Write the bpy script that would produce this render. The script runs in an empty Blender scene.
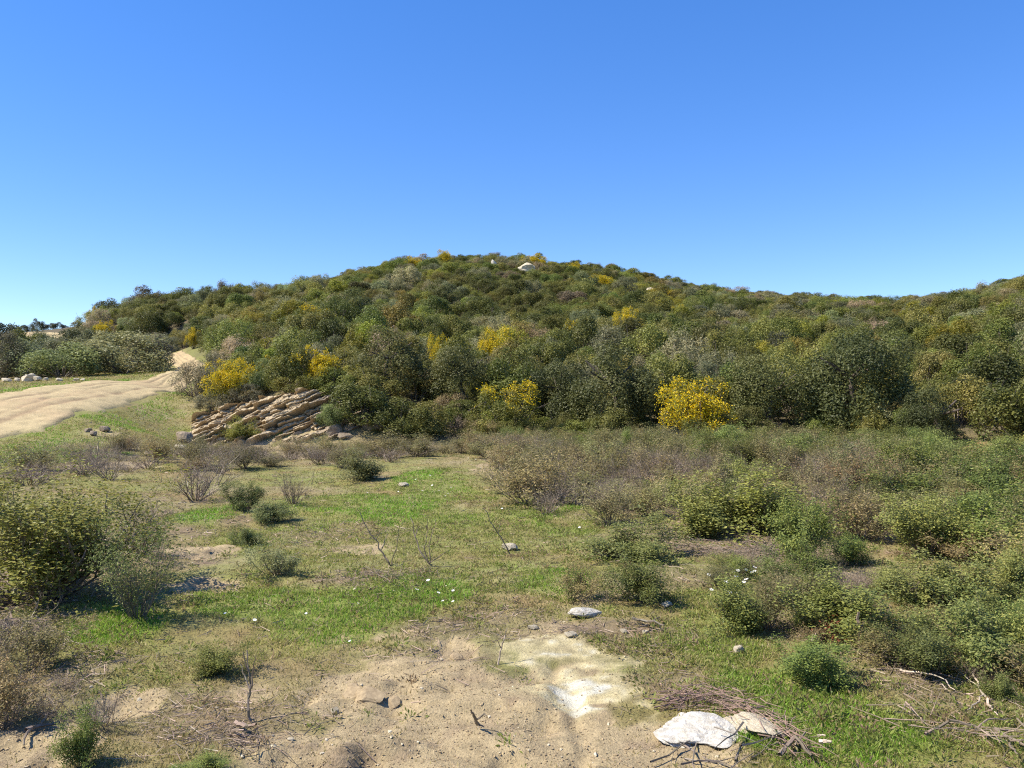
import bpy, math, random
import numpy as np
from mathutils import Vector

R = np.random.default_rng(11)
random.seed(5)
scene = bpy.context.scene
COL = scene.collection

# ------------------------------------------------------------------ camera model
W, H, F = 1024, 768, 804.0
CAM_H = 1.6
PITCH = math.atan2(16, F)
CP, SP = math.cos(PITCH), math.sin(PITCH)

def ray(px, py):
    v = (384 - py) / F
    dy = CP - v * SP
    return ((px - 512) / F) / dy, (SP + v * CP) / dy      # x and z per metre of depth

# ------------------------------------------------------------------ noise
def _hash(ix, iy, seed):
    n = (ix.astype(np.int64) * 374761393 + iy.astype(np.int64) * 668265263 + seed * 974711) & 0xffffffff
    n = ((n ^ (n >> 13)) * 1274126177) & 0xffffffff
    n = ((n ^ (n >> 16)) * 1103515245) & 0xffffffff
    return ((n >> 8) & 0xffff) / 65535.0

def vnoise(x, y, seed=0):
    x = np.asarray(x, float); y = np.asarray(y, float)
    ix = np.floor(x); iy = np.floor(y)
    fx = x - ix; fy = y - iy
    fx = fx * fx * (3 - 2 * fx); fy = fy * fy * (3 - 2 * fy)
    a = _hash(ix, iy, seed); b = _hash(ix + 1, iy, seed)
    c = _hash(ix, iy + 1, seed); d = _hash(ix + 1, iy + 1, seed)
    return (a + (b - a) * fx) * (1 - fy) + (c + (d - c) * fx) * fy

def fbm(x, y, seed=0, oct=4):
    s = 0; a = 0.5; t = 0
    for k in range(oct):
        s = s + a * (vnoise(x * 2 ** k + 17.3 * k, y * 2 ** k - 9.1 * k, seed + k) - 0.5) * 2
        t += a; a *= 0.5
    return s / t

def sstep(a, b, x):
    t = np.clip((x - a) / (b - a), 0, 1)
    return t * t * (3 - 2 * t)

# ------------------------------------------------------------------ terrain
CTRL = []
def cp(px, py, d):
    kx, kz = ray(px, py)
    CTRL.append((kx * d, d, CAM_H + kz * d))
for x, y in [(-3, -11), (3, -11), (-5, -4), (0, -4), (5, -4), (-5, 1), (0, 1), (5, 1), (-4, 4), (0, 4), (4, 4), (-8, 7), (-3, 7), (2, 7), (7, 7),
             (-3, 11), (2, 11), (8, 11), (-4, 16), (3, 16), (11, 16), (2, 23), (8, 23), (15, 22), (-3, 23)]:
    CTRL.append((x, y, 0.0))
CTRL += [(-9, 11, 0.1), (-13, 11, 0.15), (-7.5, 16, 0.1), (-12, 17, 0.25)]
for a in [
    # verge and track on the left
    (100, 452, 22), (160, 438, 28), (0, 442, 23.5), (0, 412, 28), (0, 391, 33), (100, 412, 29.5), (100, 397, 33), (100, 382, 38),
    (165, 391, 37), (165, 377, 43), (195, 369, 49), (180, 362, 56), (142, 353, 72), (60, 337, 98), (0, 335, 112),
    (-150, 440, 22), (-150, 400, 30), (-150, 385, 45), (0, 384, 37), (100, 376, 44), (0, 362, 60), (60, 350, 75), (-150, 350, 75), (-150, 332, 112),
    (205, 395, 40),
    # cutting behind the rock outcrop
    (190, 441, 31), (235, 440, 31), (300, 439, 31), (360, 437, 31), (420, 436, 31.5),
    (200, 420, 33), (235, 407, 33.5), (270, 398, 33.7), (300, 391, 33.7), (340, 395, 33.8), (380, 403, 34), (420, 410, 34.5),
    # hill, column by column
    (230, 375, 44), (230, 335, 62), (230, 305, 85), (220, 305, 105), (220, 308, 150),
    (300, 378, 42), (300, 335, 58), (300, 298, 88), (300, 296, 98), (300, 300, 140),
    (150, 330, 75), (150, 314, 85), (110, 326, 80), (110, 316, 90), (85, 336, 88), (110, 322, 130),
    (400, 384, 44), (400, 330, 66), (400, 282, 98), (400, 270, 110), (400, 274, 145),
    (512, 438, 32), (512, 405, 38), (512, 372, 50), (512, 320, 74), (512, 272, 106), (512, 265, 118), (512, 270, 150),
    (620, 441, 31), (620, 405, 37), (620, 366, 50), (620, 325, 72), (620, 286, 104), (620, 279, 118), (620, 283, 150),
    (730, 443, 30), (730, 408, 36), (730, 370, 48), (730, 335, 68), (730, 303, 100), (730, 299, 114), (730, 303, 150),
    (850, 447, 28.5), (850, 412, 34), (850, 375, 46), (850, 340, 64), (850, 311, 96), (850, 306, 112), (850, 310, 150),
    (950, 452, 27), (950, 432, 30), (950, 372, 44), (950, 338, 62), (950, 310, 92), (950, 304, 106), (950, 306, 150),
    (1024, 462, 25), (1024, 430, 29), (1024, 365, 43), (1024, 328, 60), (1024, 292, 86), (1024, 287, 100), (1024, 292, 140),
    (1150, 460, 25), (1150, 365, 42), (1150, 315, 60), (1150, 272, 90), (1150, 270, 110), (1150, 290, 160),
    (40, 337.5, 140), (-100, 337, 140), (40, 341, 190), (-100, 341, 190), (1024, 318, 260), (512, 335, 260), (200, 340, 260), (-100, 341, 260), (1300, 330, 260), (-400, 345, 260),
    (512, 390, 650), (-100, 392, 650), (1150, 390, 650)]:
    cp(*a)
CTRL = np.array(CTRL)

def warp(x, y):
    yy = np.maximum(y + 14, 1.0)
    return x / yy, np.log(yy / 14)
_u, _v = warp(CTRL[:, 0], CTRL[:, 1])
def _phi(r2):
    return 0.5 * r2 * np.log(r2 + 1e-12)
n = len(CTRL)
K = _phi((_u[:, None] - _u[None]) ** 2 + (_v[:, None] - _v[None]) ** 2) + np.eye(n) * 2e-4
P = np.stack([np.ones(n), _u, _v], 1)
A = np.block([[K, P], [P.T, np.zeros((3, 3))]])
sol = np.linalg.solve(A, np.concatenate([CTRL[:, 2], np.zeros(3)]))
GU = np.linspace(-1.7, 1.7, 420); GV = np.linspace(math.log(1 / 14), math.log(720 / 14), 520)
gu, gv = np.meshgrid(GU, GV)
GZ = np.zeros(gu.shape)
for k in range(n):
    GZ += sol[k] * _phi((gu - _u[k]) ** 2 + (gv - _v[k]) ** 2)
GZ += sol[n] + sol[n + 1] * gu + sol[n + 2] * gv

def zbase(x, y):
    x = np.asarray(x, float); y = np.asarray(y, float)
    u, v = warp(x, y)
    a = np.clip((u - GU[0]) / (GU[1] - GU[0]), 0, len(GU) - 1.001); b = np.clip((v - GV[0]) / (GV[1] - GV[0]), 0, len(GV) - 1.001)
    i = a.astype(int); j = b.astype(int); fa = a - i; fb = b - j
    return (GZ[j, i] * (1 - fa) + GZ[j, i + 1] * fa) * (1 - fb) + (GZ[j + 1, i] * (1 - fa) + GZ[j + 1, i + 1] * fa) * fb

def zmid(x, y):
    return zbase(x, y) + 0.07 * fbm(x / 2.3, y / 2.3, 3, 3) + 0.02 * fbm(x / 0.5, y / 0.5, 8, 2)

def hit(px, py):
    kx, kz = ray(px, py)
    d = np.exp(np.linspace(math.log(1.5), math.log(400), 6000))
    g = CAM_H + kz * d - zmid(kx * d, d)
    i = np.where(g < 0)[0]
    k = i[0] if len(i) else int(np.argmin(np.where(d < 150, g, 1e9)))
    return float(kx * d[k]), float(d[k]), float(zmid(kx * d[k], d[k]))

def at(px, d):
    x = (px - 512) / F * d
    return x, d, float(zmid(x, d))

def topx(x, y, z=None):
    """world point -> pixel column / row"""
    z = zmid(x, y) if z is None else z
    c = y * CP + (z - CAM_H) * SP
    return 512 + F * x / c, 384 - F * (-(y * SP) + (z - CAM_H) * CP) / c

# ------------------------------------------------------------------ ground patches (in world metres)
def blobs(lst):
    out = []
    for px, py, rx, ry, s in lst:
        x, y, z = hit(px, py)
        y0 = hit(px, py + ry)[1] if py + ry < 830 else y * 0.85
        y1 = hit(px, max(py - ry, 428))[1]
        out.append((x, y, max(rx * y / F, 0.05), max((y1 - y0) / 2, 0.08), s))
    return out
SOIL = blobs([(440, 745, 165, 55, 1), (560, 702, 85, 58, 1), (425, 690, 90, 45, .85), (455, 650, 22, 18, .9), (640, 745, 90, 40, 1), (200, 548, 45, 9, .9), (210, 582, 50, 10, 1), (125, 712, 35, 22, .8),
              (30, 752, 90, 32, 1), (350, 695, 40, 25, .8), (385, 660, 30, 14, .5), (350, 548, 45, 8, .6), (255, 449, 26, 6, .9), (300, 458, 25, 6, .6), (490, 466, 14, 8, .8), (885, 578, 45, 10, .75), (120, 465, 35, 4, .8), (170, 452, 24, 4, .9),
              (100, 432, 22, 6, .7), (140, 410, 12, 5, .5), (250, 690, 40, 12, .5), (560, 600, 60, 12, .35), (400, 640, 80, 12, .35), (530, 625, 40, 15, .4), (700, 745, 60, 30, .7)])
PALE = blobs([(572, 662, 58, 22, .55), (588, 690, 60, 26, .60), (572, 682, 26, 16, .78), (594, 711, 36, 7, .95)])
EARTH = blobs([(968, 450, 38, 17, 1)])
GREEN = blobs([(400, 545, 110, 30, .45), (450, 520, 90, 24, .6), (205, 516, 45, 14, 1), (385, 512, 75, 14, 1), (360, 505, 95, 26, .7), (440, 490, 80, 18, .7), (440, 599, 38, 11, 1), (418, 476, 30, 7, 1), (350, 605, 130, 32, .75), (115, 622, 70, 22, .9), (880, 735, 130, 42, .8), (800, 700, 110, 35, .8),
               (560, 582, 45, 14, .8), (545, 505, 50, 24, .7), (720, 640, 60, 25, .65), (485, 550, 60, 12, .5), (120, 424, 60, 12, 1), (150, 405, 40, 14, .9), (60, 384, 110, 5, .9), (30, 457, 70, 12, .9), (215, 440, 60, 6, .6), (190, 430, 30, 8, .7),
               (640, 655, 60, 22, .5), (240, 600, 60, 20, .8), (290, 640, 60, 20, .5), (970, 745, 70, 20, .5), (290, 433, 20, 4, 1), (600, 610, 60, 8, .5), (700, 600, 40, 14, .6), (1010, 700, 50, 25, .4), (400, 590, 80, 14, .6)])
LITTER = blobs([(330, 536, 75, 14, .8), (400, 578, 70, 10, .9), (490, 622, 80, 16, .8), (610, 640, 80, 22, .75), (760, 548, 90, 16, 1), (230, 720, 90, 34, .6), (930, 690, 90, 26, .7), (440, 655, 60, 10, .6), (640, 500, 90, 40, .5), (800, 470, 200, 26, .5),
                (870, 590, 90, 30, .5), (20, 690, 70, 50, .7), (20, 630, 60, 20, .8), (940, 520, 120, 40, .6), (60, 560, 120, 70, .8), (420, 440, 80, 8, .5), (860, 635, 110, 22, .5), (560, 628, 60, 10, .8), (700, 690, 60, 25, .5)])

def mask(bl, x, y, seed, rough=0.55, scale=0.45):
    m = np.zeros_like(x)
    nz = fbm(x / scale, y / scale, seed, 4)
    for bx, by, rx, ry, s in bl:
        r = np.sqrt(((x - bx) / rx) ** 2 + ((y - by) / ry) ** 2)
        m = np.maximum(m, s * sstep(1.25, 0.55, r + rough * nz))
    return m

# ------------------------------------------------------------------ mesh and object helpers
def mesh_np(name, V, groups, mats, attrs=None, smooth=False):
    """groups: list of (faces ndarray (n,k), material index); attrs: {name: (per-vertex array, 'FLOAT'|'FLOAT_COLOR')}"""
    me = bpy.data.meshes.new(name)
    V = np.asarray(V, np.float32)
    groups = [(np.asarray(f, np.int32), m) for f, m in groups if len(f)]
    me.vertices.add(len(V)); me.vertices.foreach_set('co', V.ravel())
    nl = sum(f.size for f, m in groups); nf = sum(len(f) for f, m in groups)
    me.loops.add(nl); me.polygons.add(nf)
    me.loops.foreach_set('vertex_index', np.concatenate([f.ravel() for f, m in groups]))
    starts = []; c = 0
    for f, m in groups:
        starts.append(np.arange(len(f)) * f.shape[1] + c); c += f.size
    me.polygons.foreach_set('loop_start', np.concatenate(starts).astype(np.int32))
    me.polygons.foreach_set('material_index', np.concatenate([np.full(len(f), m) for f, m in groups]).astype(np.int32))
    me.polygons.foreach_set('use_smooth', np.full(nf, smooth))
    for m in mats: me.materials.append(m)
    for k, (arr, ty) in (attrs or {}).items():
        a = me.attributes.new(k, ty, 'POINT')
        arr = np.asarray(arr, np.float32)
        if ty == 'FLOAT_COLOR':
            arr = np.concatenate([arr, np.ones((len(arr), 1), np.float32)], 1)
            a.data.foreach_set('color', arr.ravel())
        else:
            a.data.foreach_set('value', arr)
    me.update(calc_edges=True)
    return me

def link(name, data, parent=None, loc=(0, 0, 0), rz=0.0, sc=(1, 1, 1), tint=None):
    o = bpy.data.objects.new(name, data); COL.objects.link(o)
    o.location = loc; o.rotation_euler = (0, 0, rz); o.scale = sc
    if parent: o.parent = parent
    if tint is not None: o['tint'] = [float(t) for t in tint]
    return o

def tag(o, label=None, cat=None, group=None, kind=None):
    if label: o['label'] = label
    if cat: o['category'] = cat
    if group: o['group'] = group
    if kind: o['kind'] = kind
    return o

# ------------------------------------------------------------------ materials
def nodes(name):
    m = bpy.data.materials.new(name); m.use_nodes = True
    nt = m.node_tree; nt.nodes.clear()
    return m, nt, nt.nodes.new, nt.links.new

def mathn(N, L, op, a, b):
    q = N('ShaderNodeMath'); q.operation = op
    for k, v in enumerate((a, b)):
        if isinstance(v, (int, float)): q.inputs[k].default_value = v
        else: L(v, q.inputs[k])
    return q.outputs[0]

def leaf_mat(name, fixed=None, trans=0.36, gain=1.0):
    m, nt, N, L = nodes(name)
    out = N('ShaderNodeOutputMaterial')
    if fixed is None:
        t = N('ShaderNodeAttribute'); t.attribute_type = 'INSTANCER'; t.attribute_name = 'tint'; base = t.outputs['Color']
    else:
        t = N('ShaderNodeRGB'); t.outputs[0].default_value = (*fixed, 1); base = t.outputs[0]
    v = N('ShaderNodeAttribute'); v.attribute_name = 'var'
    fac = mathn(N, L, 'ADD', mathn(N, L, 'MULTIPLY', v.outputs['Fac'], 1.0 * gain), 0.5)
    vm = N('ShaderNodeVectorMath'); vm.operation = 'SCALE'; L(base, vm.inputs[0]); L(fac, vm.inputs['Scale'])
    hs = N('ShaderNodeHueSaturation'); L(vm.outputs[0], hs.inputs['Color'])
    L(mathn(N, L, 'ADD', mathn(N, L, 'MULTIPLY', v.outputs['Fac'], -0.05), 0.525), hs.inputs['Hue'])
    p = N('ShaderNodeBsdfPrincipled'); p.inputs['Roughness'].default_value = 0.5; p.inputs['Specular IOR Level'].default_value = 0.28
    tr = N('ShaderNodeBsdfTranslucent'); mx = N('ShaderNodeMixShader'); mx.inputs[0].default_value = trans
    L(hs.outputs[0], p.inputs['Base Color']); L(hs.outputs[0], tr.inputs['Color'])
    L(p.outputs[0], mx.inputs[1]); L(tr.outputs[0], mx.inputs[2]); L(mx.outputs[0], out.inputs[0])
    return m

def plain_mat(name, c1, c2, scale=6, rough=0.85, bump=0.0, detail=6, coord='Object'):
    m, nt, N, L = nodes(name)
    out = N('ShaderNodeOutputMaterial'); p = N('ShaderNodeBsdfPrincipled'); p.inputs['Roughness'].default_value = rough
    p.inputs['Specular IOR Level'].default_value = 0.2
    tc = N('ShaderNodeTexCoord'); no = N('ShaderNodeTexNoise'); no.inputs['Scale'].default_value = scale; no.inputs['Detail'].default_value = detail; no.inputs['Roughness'].default_value = 0.7
    L(tc.outputs[coord], no.inputs['Vector'])
    cr = N('ShaderNodeValToRGB'); cr.color_ramp.elements[0].color = (*c1, 1); cr.color_ramp.elements[1].color = (*c2, 1)
    cr.color_ramp.elements[0].position = 0.32; cr.color_ramp.elements[1].position = 0.68
    L(no.outputs['Fac'], cr.inputs[0]); L(cr.outputs[0], p.inputs['Base Color'])
    if bump:
        b = N('ShaderNodeBump'); b.inputs['Strength'].default_value = 0.8; b.inputs['Distance'].default_value = bump
        L(no.outputs['Fac'], b.inputs['Height']); L(b.outputs[0], p.inputs['Normal'])
    L(p.outputs[0], out.inputs[0])
    return m

def vcol_mat(name, scale=14, bump=0.012, amp=0.55, rough=0.9, fine=90):
    """base colour from the mesh's own colour attribute, broken up by two sizes of noise"""
    m, nt, N, L = nodes(name)
    out = N('ShaderNodeOutputMaterial'); p = N('ShaderNodeBsdfPrincipled'); p.inputs['Roughness'].default_value = rough; p.inputs['Specular IOR Level'].default_value = 0.15
    a = N('ShaderNodeAttribute'); a.attribute_name = 'col'
    tc = N('ShaderNodeTexCoord')
    fs = []
    for s, d in ((scale, 8), (fine, 4)):
        no = N('ShaderNodeTexNoise'); no.inputs['Scale'].default_value = s; no.inputs['Detail'].default_value = d; no.inputs['Roughness'].default_value = 0.72
        L(tc.outputs['Object'], no.inputs['Vector']); fs.append(no.outputs['Fac'])
    sm = mathn(N, L, 'ADD', mathn(N, L, 'MULTIPLY', fs[0], 0.55), mathn(N, L, 'MULTIPLY', fs[1], 0.45))
    mul = mathn(N, L, 'ADD', mathn(N, L, 'MULTIPLY', mathn(N, L, 'SUBTRACT', sm, 0.5), amp * 4), 1.0)
    mul = mathn(N, L, 'MAXIMUM', mul, 0.25)
    vm = N('ShaderNodeVectorMath'); vm.operation = 'SCALE'; L(a.outputs['Color'], vm.inputs[0]); L(mul, vm.inputs['Scale'])
    L(vm.outputs[0], p.inputs['Base Color'])
    b = N('ShaderNodeBump'); b.inputs['Strength'].default_value = 0.9; b.inputs['Distance'].default_value = bump
    L(sm, b.inputs['Height']); L(b.outputs[0], p.inputs['Normal'])
    L(p.outputs[0], out.inputs[0])
    return m

M_LEAF = leaf_mat('leaf')
M_BLOSSOM = leaf_mat('yellow_blossom', (0.86, 0.64, 0.013), 0.3, 0.5)
M_TWIG = leaf_mat('twig_bark', (0.15, 0.12, 0.088), 0.0)
M_DRY = leaf_mat('dry_twig', (0.205, 0.155, 0.11), 0.0)
M_PALE_TWIG = leaf_mat('bleached_wood', (0.42, 0.34, 0.25), 0.0)
M_RED_LEAF = leaf_mat('withered_leaf', (0.22, 0.075, 0.035), 0.2)
M_BARK = plain_mat('bark', (0.05, 0.04, 0.032), (0.15, 0.12, 0.095), 30, 0.9, 0.02)
M_GROUND = vcol_mat('field_ground', 9, 0.03, 0.7, 0.95, 80)
M_ROAD = vcol_mat('sandy_track', 2.2, 0.06, 0.5, 0.95, 20)
M_ROCK = vcol_mat('layered_rock', 5, 0.05, 0.5, 0.9, 45)
M_PALE = plain_mat('pale_stone', (0.34, 0.27, 0.17), (0.60, 0.53, 0.40), 14, 0.85, 0.02)
M_WHITE = plain_mat('white_stone', (0.36, 0.31, 0.235), (0.62, 0.59, 0.53), 7, 0.85, 0.03)
M_GREYROCK = plain_mat('grey_stone', (0.15, 0.115, 0.08), (0.34, 0.265, 0.185), 9, 0.9, 0.04)
M_CLOD = plain_mat('dry_clod', (0.22, 0.16, 0.095), (0.37, 0.28, 0.165), 5, 0.95, 0.0, 3)
M_STICK = leaf_mat('litter_stick', (0.25, 0.185, 0.13), 0.0, 1.2)
M_GRASS, nt, N, L = nodes('grass_blade')
_o = N('ShaderNodeOutputMaterial'); _p = N('ShaderNodeBsdfPrincipled'); _p.inputs['Roughness'].default_value = 0.5; _p.inputs['Specular IOR Level'].default_value = 0.25
_a = N('ShaderNodeAttribute'); _a.attribute_name = 'col'; _t = N('ShaderNodeBsdfTranslucent'); _m = N('ShaderNodeMixShader'); _m.inputs[0].default_value = 0.45
L(_a.outputs['Color'], _p.inputs['Base Color']); L(_a.outputs['Color'], _t.inputs['Color']); L(_p.outputs[0], _m.inputs[1]); L(_t.outputs[0], _m.inputs[2]); L(_m.outputs[0], _o.inputs[0])
M_PETAL = plain_mat('daisy_petal', (0.78, 0.78, 0.76), (0.85, 0.85, 0.84), 3, 0.6)
M_DISC = plain_mat('daisy_disc', (0.6, 0.4, 0.02), (0.7, 0.5, 0.03), 3, 0.7)
M_STEMG = plain_mat('green_stem', (0.07, 0.11, 0.02), (0.10, 0.15, 0.03), 3, 0.6)

# ------------------------------------------------------------------ track centre line
ROADC = [(-420, 440, 15.3), (-230, 425, 19), (-78, 413, 24), (4, 405, 28), (66, 397, 32), (105, 389, 35), (140, 382, 38.5), (168, 377, 42), (184, 372, 46), (190, 367, 50.5), (184, 362, 55), (172, 358, 60)]
BANKC = [(90, 337, 96), (58, 337, 100), (10, 335, 114), (-80, 335, 128)]
RP = np.array([at(p[0], p[2])[:2] for p in ROADC])
def _catmull(Pt, n=24):
    out = []
    Q = np.vstack([2 * Pt[0] - Pt[1], Pt, 2 * Pt[-1] - Pt[-2]])
    for i in range(1, len(Q) - 2):
        for t in np.linspace(0, 1, n, endpoint=False):
            p0, p1, p2, p3 = Q[i - 1], Q[i], Q[i + 1], Q[i + 2]
            out.append(0.5 * ((2 * p1) + (-p0 + p2) * t + (2 * p0 - 5 * p1 + 4 * p2 - p3) * t * t + (-p0 + 3 * p1 - 3 * p2 + p3) * t ** 3))
    out.append(Pt[-1]); return np.array(out)
RL = _catmull(RP)
RW = np.interp(RL[:, 1], [14, 30, 37, 41, 46, 60], [2.7, 2.6, 2.1, 1.4, 0.95, 0.8])    # half width
def road_dist(x, y):
    x = np.atleast_1d(x); y = np.atleast_1d(y)
    d2 = (x[:, None] - RL[None, ::4, 0]) ** 2 + (y[:, None] - RL[None, ::4, 1]) ** 2
    k = d2.argmin(1)
    return np.sqrt(d2.min(1)) - RW[::4][k]

# ------------------------------------------------------------------ ground sheet
C_TURF = np.array((0.235, 0.195, 0.085)); C_GREEN = np.array((0.165, 0.205, 0.036)); C_BRIGHT = np.array((0.10, 0.20, 0.022))
C_SOIL = np.array((0.345, 0.266, 0.152)); C_LITTER = np.array((0.200, 0.145, 0.092)); C_PALE = np.array((0.46, 0.385, 0.21)); C_WHITE = np.array((0.52, 0.49, 0.395))
C_EARTH = np.array((0.33, 0.19, 0.095)); C_HILL = np.array((0.105, 0.085, 0.05))

def ground_masks(x, y):
    soil = mask(SOIL, x, y, 21, 0.75); pale = mask(PALE, x, y, 33, 1.0, 0.25); green = mask(GREEN, x, y, 45, 0.8, 0.7); litter = mask(LITTER, x, y, 57, 0.8, 0.5)
    return soil, pale, green, litter, mask(EARTH, x, y, 61, 0.6, 0.8)

def mix(a, b, t):
    return a * (1 - t[:, None]) + b * t[:, None]

ys = np.concatenate([np.linspace(-12.5, 1.9, 22), np.exp(np.arange(math.log(2.1), math.log(34), 0.0058)), np.exp(np.arange(math.log(34.3), math.log(650), 0.022))])
ts = np.linspace(-1, 1, 760)
gy = np.repeat(ys[:, None], len(ts), 1); gx = ts[None] * (0.80 * np.maximum(gy, 0) + 6)
x = gx.ravel(); y = gy.ravel()
soil, pale, green, litter, earth = ground_masks(x, y)
near = sstep(34, 12, y)
z = zmid(x, y)
clod = np.maximum(fbm(x / 0.16, y / 0.16, 71, 3), -0.2)
lump = np.abs(fbm(x / 0.55 + 0.4 * y, y / 0.35, 75, 4))
z = z + near * (soil * (0.022 * clod + 0.045 * lump) + (1 - soil) * 0.018 * fbm(x / 0.22, y / 0.22, 77, 3) + 0.012 * pale * fbm(x / 0.12, y / 0.12, 79, 4) - 0.03 * soil * (1 - pale))
led = fbm(x / 0.55 + y * 0.5, y / 0.22 - x * 0.8, 93, 4)
z += near * soil * (1 - pale) * 0.020 * (sstep(-0.02, 0.05, led) + sstep(0.22, 0.27, led) - 0.8)
# a carved runnel through the bare soil
dpx = fbm(x / 0.30, y / 0.9, 91, 3)
z -= near * soil * 0.05 * sstep(0.25, 0.6, np.abs(dpx))
n1 = fbm(x / 1.3, y / 1.3, 81, 4); n2 = fbm(x / 0.35, y / 0.35, 83, 4)
col = np.repeat(C_TURF[None], len(x), 0)
col = mix(col, C_LITTER, np.clip(0.35 + 0.9 * n2, 0, 1) * 0.55)
col = mix(col, C_GREEN, np.clip(0.22 + 0.8 * n1, 0, 0.6) * sstep(40, 25, y))
n4 = fbm(x / 0.7, y / 0.7, 89, 4)
col = mix(col, np.array((0.235, 0.150, 0.070)), np.clip(0.9 * n4 + 0.05, 0, 0.7))
col = mix(col, np.array((0.30, 0.245, 0.14)), np.clip(-0.9 * n4 - 0.12 + 0.5 * n2, 0, 0.7))
col = mix(col, C_GREEN, np.clip(green * (0.75 + 0.6 * n2), 0, 1) * 0.9)
col = mix(col, C_LITTER, np.clip(litter * (0.8 + 0.8 * n2), 0, 1) * (1 - 0.6 * green))
n3 = fbm(x / 0.09, y / 0.09, 85, 4)
col = mix(col, C_SOIL, sstep(0.28, 0.62, soil + 0.32 * n2 + 0.28 * n3) * (soil > 0.05))
col = mix(col, C_LITTER * 1.25, soil * np.clip(1.6 * fbm(x / 0.10, y / 0.10, 87, 4) + 0.8 * fbm(x / 0.7, y / 0.4, 88, 3) - 0.04, 0, 0.75))
col = mix(col, C_PALE, 0.88 * sstep(0.25, 0.70, pale + 0.40 * n2 + 0.50 * n3) * (pale > 0.1))
col = mix(col, C_WHITE, sstep(0.62, 0.92, pale + 0.25 * n2 + 0.40 * n3) * (pale > 0.3))
col = mix(col, C_EARTH, earth)
foot = np.interp(512 + F * x / np.maximum(y, 5), [-200, 180, 200, 420, 550, 830, 1000, 1100], [80, 70, 34, 33, 32, 29, 27, 26])
col = mix(col, C_HILL, sstep(foot - 0.5, foot + 2, y) * (1 - earth) * (y > 8))
rd = road_dist(x[y > 15], y[y > 15])
verge = np.zeros_like(x); verge[y > 15] = sstep(3.2, 0.1, rd)
col = mix(col, C_GREEN * 0.5 + C_TURF * 0.5, verge * 0.8 * np.clip(0.7 + n1, 0, 1))
nr, nc = gx.shape
idx = np.arange(nr * nc).reshape(nr, nc)
quads = np.stack([idx[:-1, :-1], idx[:-1, 1:], idx[1:, 1:], idx[1:, :-1]], -1).reshape(-1, 4)
GROUND_V = np.stack([x, y, z], 1)
g = link('ground', mesh_np('ground', GROUND_V, [(quads, 0)], [M_GROUND], {'col': (col, 'FLOAT_COLOR')}, True))
tag(g, 'dry grassy field and hillside ground with bare sandy soil', kind='structure')

_zg = z.reshape(nr, nc)
def zfine(px_, py_):
    """height of the ground sheet itself"""
    px_ = np.asarray(px_, float); py_ = np.asarray(py_, float)
    j = np.clip(np.searchsorted(ys, py_) - 1, 0, nr - 2)
    fy = np.clip((py_ - ys[j]) / (ys[j + 1] - ys[j]), 0, 1)
    t = px_ / (0.80 * np.maximum(py_, 0) + 6)
    a = np.clip((t + 1) / 2 * (nc - 1), 0, nc - 1.001); i = a.astype(int); fx = a - i
    return (_zg[j, i] * (1 - fx) + _zg[j, i + 1] * fx) * (1 - fy) + (_zg[j + 1, i] * (1 - fx) + _zg[j + 1, i + 1] * fx) * fy

# ------------------------------------------------------------------ dirt track
def road_strip(RL, RW, label, rut_on=1.0):
    tang = np.gradient(RL, axis=0); tang /= np.linalg.norm(tang, axis=1)[:, None]
    nrm = np.stack([-tang[:, 1], tang[:, 0]], 1)
    nt_ = 71
    sx = np.linspace(-1.3, 1.3, nt_)
    rx = RL[:, None, 0] + nrm[:, None, 0] * sx[None] * RW[:, None]; ry = RL[:, None, 1] + nrm[:, None, 1] * sx[None] * RW[:, None]
    fx_, fy_ = rx.ravel(), ry.ravel(); S = np.repeat(sx[None], len(RL), 0).ravel()
    en = 0.32 * fbm(fx_ / 0.9, fy_ / 1.3, 101, 4)
    rz = zfine(fx_, fy_) + 0.07 - 0.30 * sstep(0.82, 1.2, np.abs(S) + en)
    U = np.repeat(np.concatenate([[0], np.cumsum(np.linalg.norm(np.diff(RL, axis=0), axis=1))])[:, None], nt_, 1).ravel()
    rut = np.exp(-((S + 0.38 + 0.10 * fbm(U / 3, U * 0 + 1, 5, 3)) / 0.08) ** 2) + np.exp(-((S - 0.40 + 0.12 * fbm(U / 3, U * 0 + 7, 6, 3)) / 0.07) ** 2) + 0.8 * np.exp(-((S - 0.05 + 0.3 * fbm(U / 4, U * 0 + 3, 9, 3)) / 0.05) ** 2)
    rz += -0.06 * rut_on * rut * np.clip(0.6 + fbm(U * 0.5, S, 12, 3), 0, 1) + 0.02 * fbm(fx_ / 0.8, fy_ / 0.8, 104, 4) + 0.012 * fbm(fx_ / 0.2, fy_ / 0.2, 105, 3)
    rc = np.repeat(np.array((0.40, 0.315, 0.172))[None], len(S), 0)
    rc = mix(rc, np.array((0.22, 0.155, 0.09)), np.clip(rut * (0.55 + 0.9 * fbm(fx_ / 0.7, fy_ / 0.7, 108, 4)), 0, 0.8))
    rc = mix(rc, np.array((0.36, 0.25, 0.145)), np.clip(0.15 + 0.9 * fbm(fx_ / 1.6, fy_ / 1.6, 109, 4), 0, 0.8))
    rc = mix(rc, np.array((0.20, 0.19, 0.07)), sstep(0.80, 1.1, np.abs(S) + en) * 0.85)
    idx = np.arange(len(RL) * nt_).reshape(len(RL), nt_)
    quads = np.stack([idx[:-1, :-1], idx[:-1, 1:], idx[1:, 1:], idx[1:, :-1]], -1).reshape(-1, 4)
    o = link('dirt_road', mesh_np('dirt_road', np.stack([fx_, fy_, rz], 1), [(quads, 0)], [M_ROAD], {'col': (rc, 'FLOAT_COLOR')}, True))
    tag(o, label, kind='structure')
road_strip(RL, RW, 'pale rutted dirt track climbing past the left shrubs')
BL = _catmull(np.array([at(p[0], p[2])[:2] for p in BANKC]))
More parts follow.
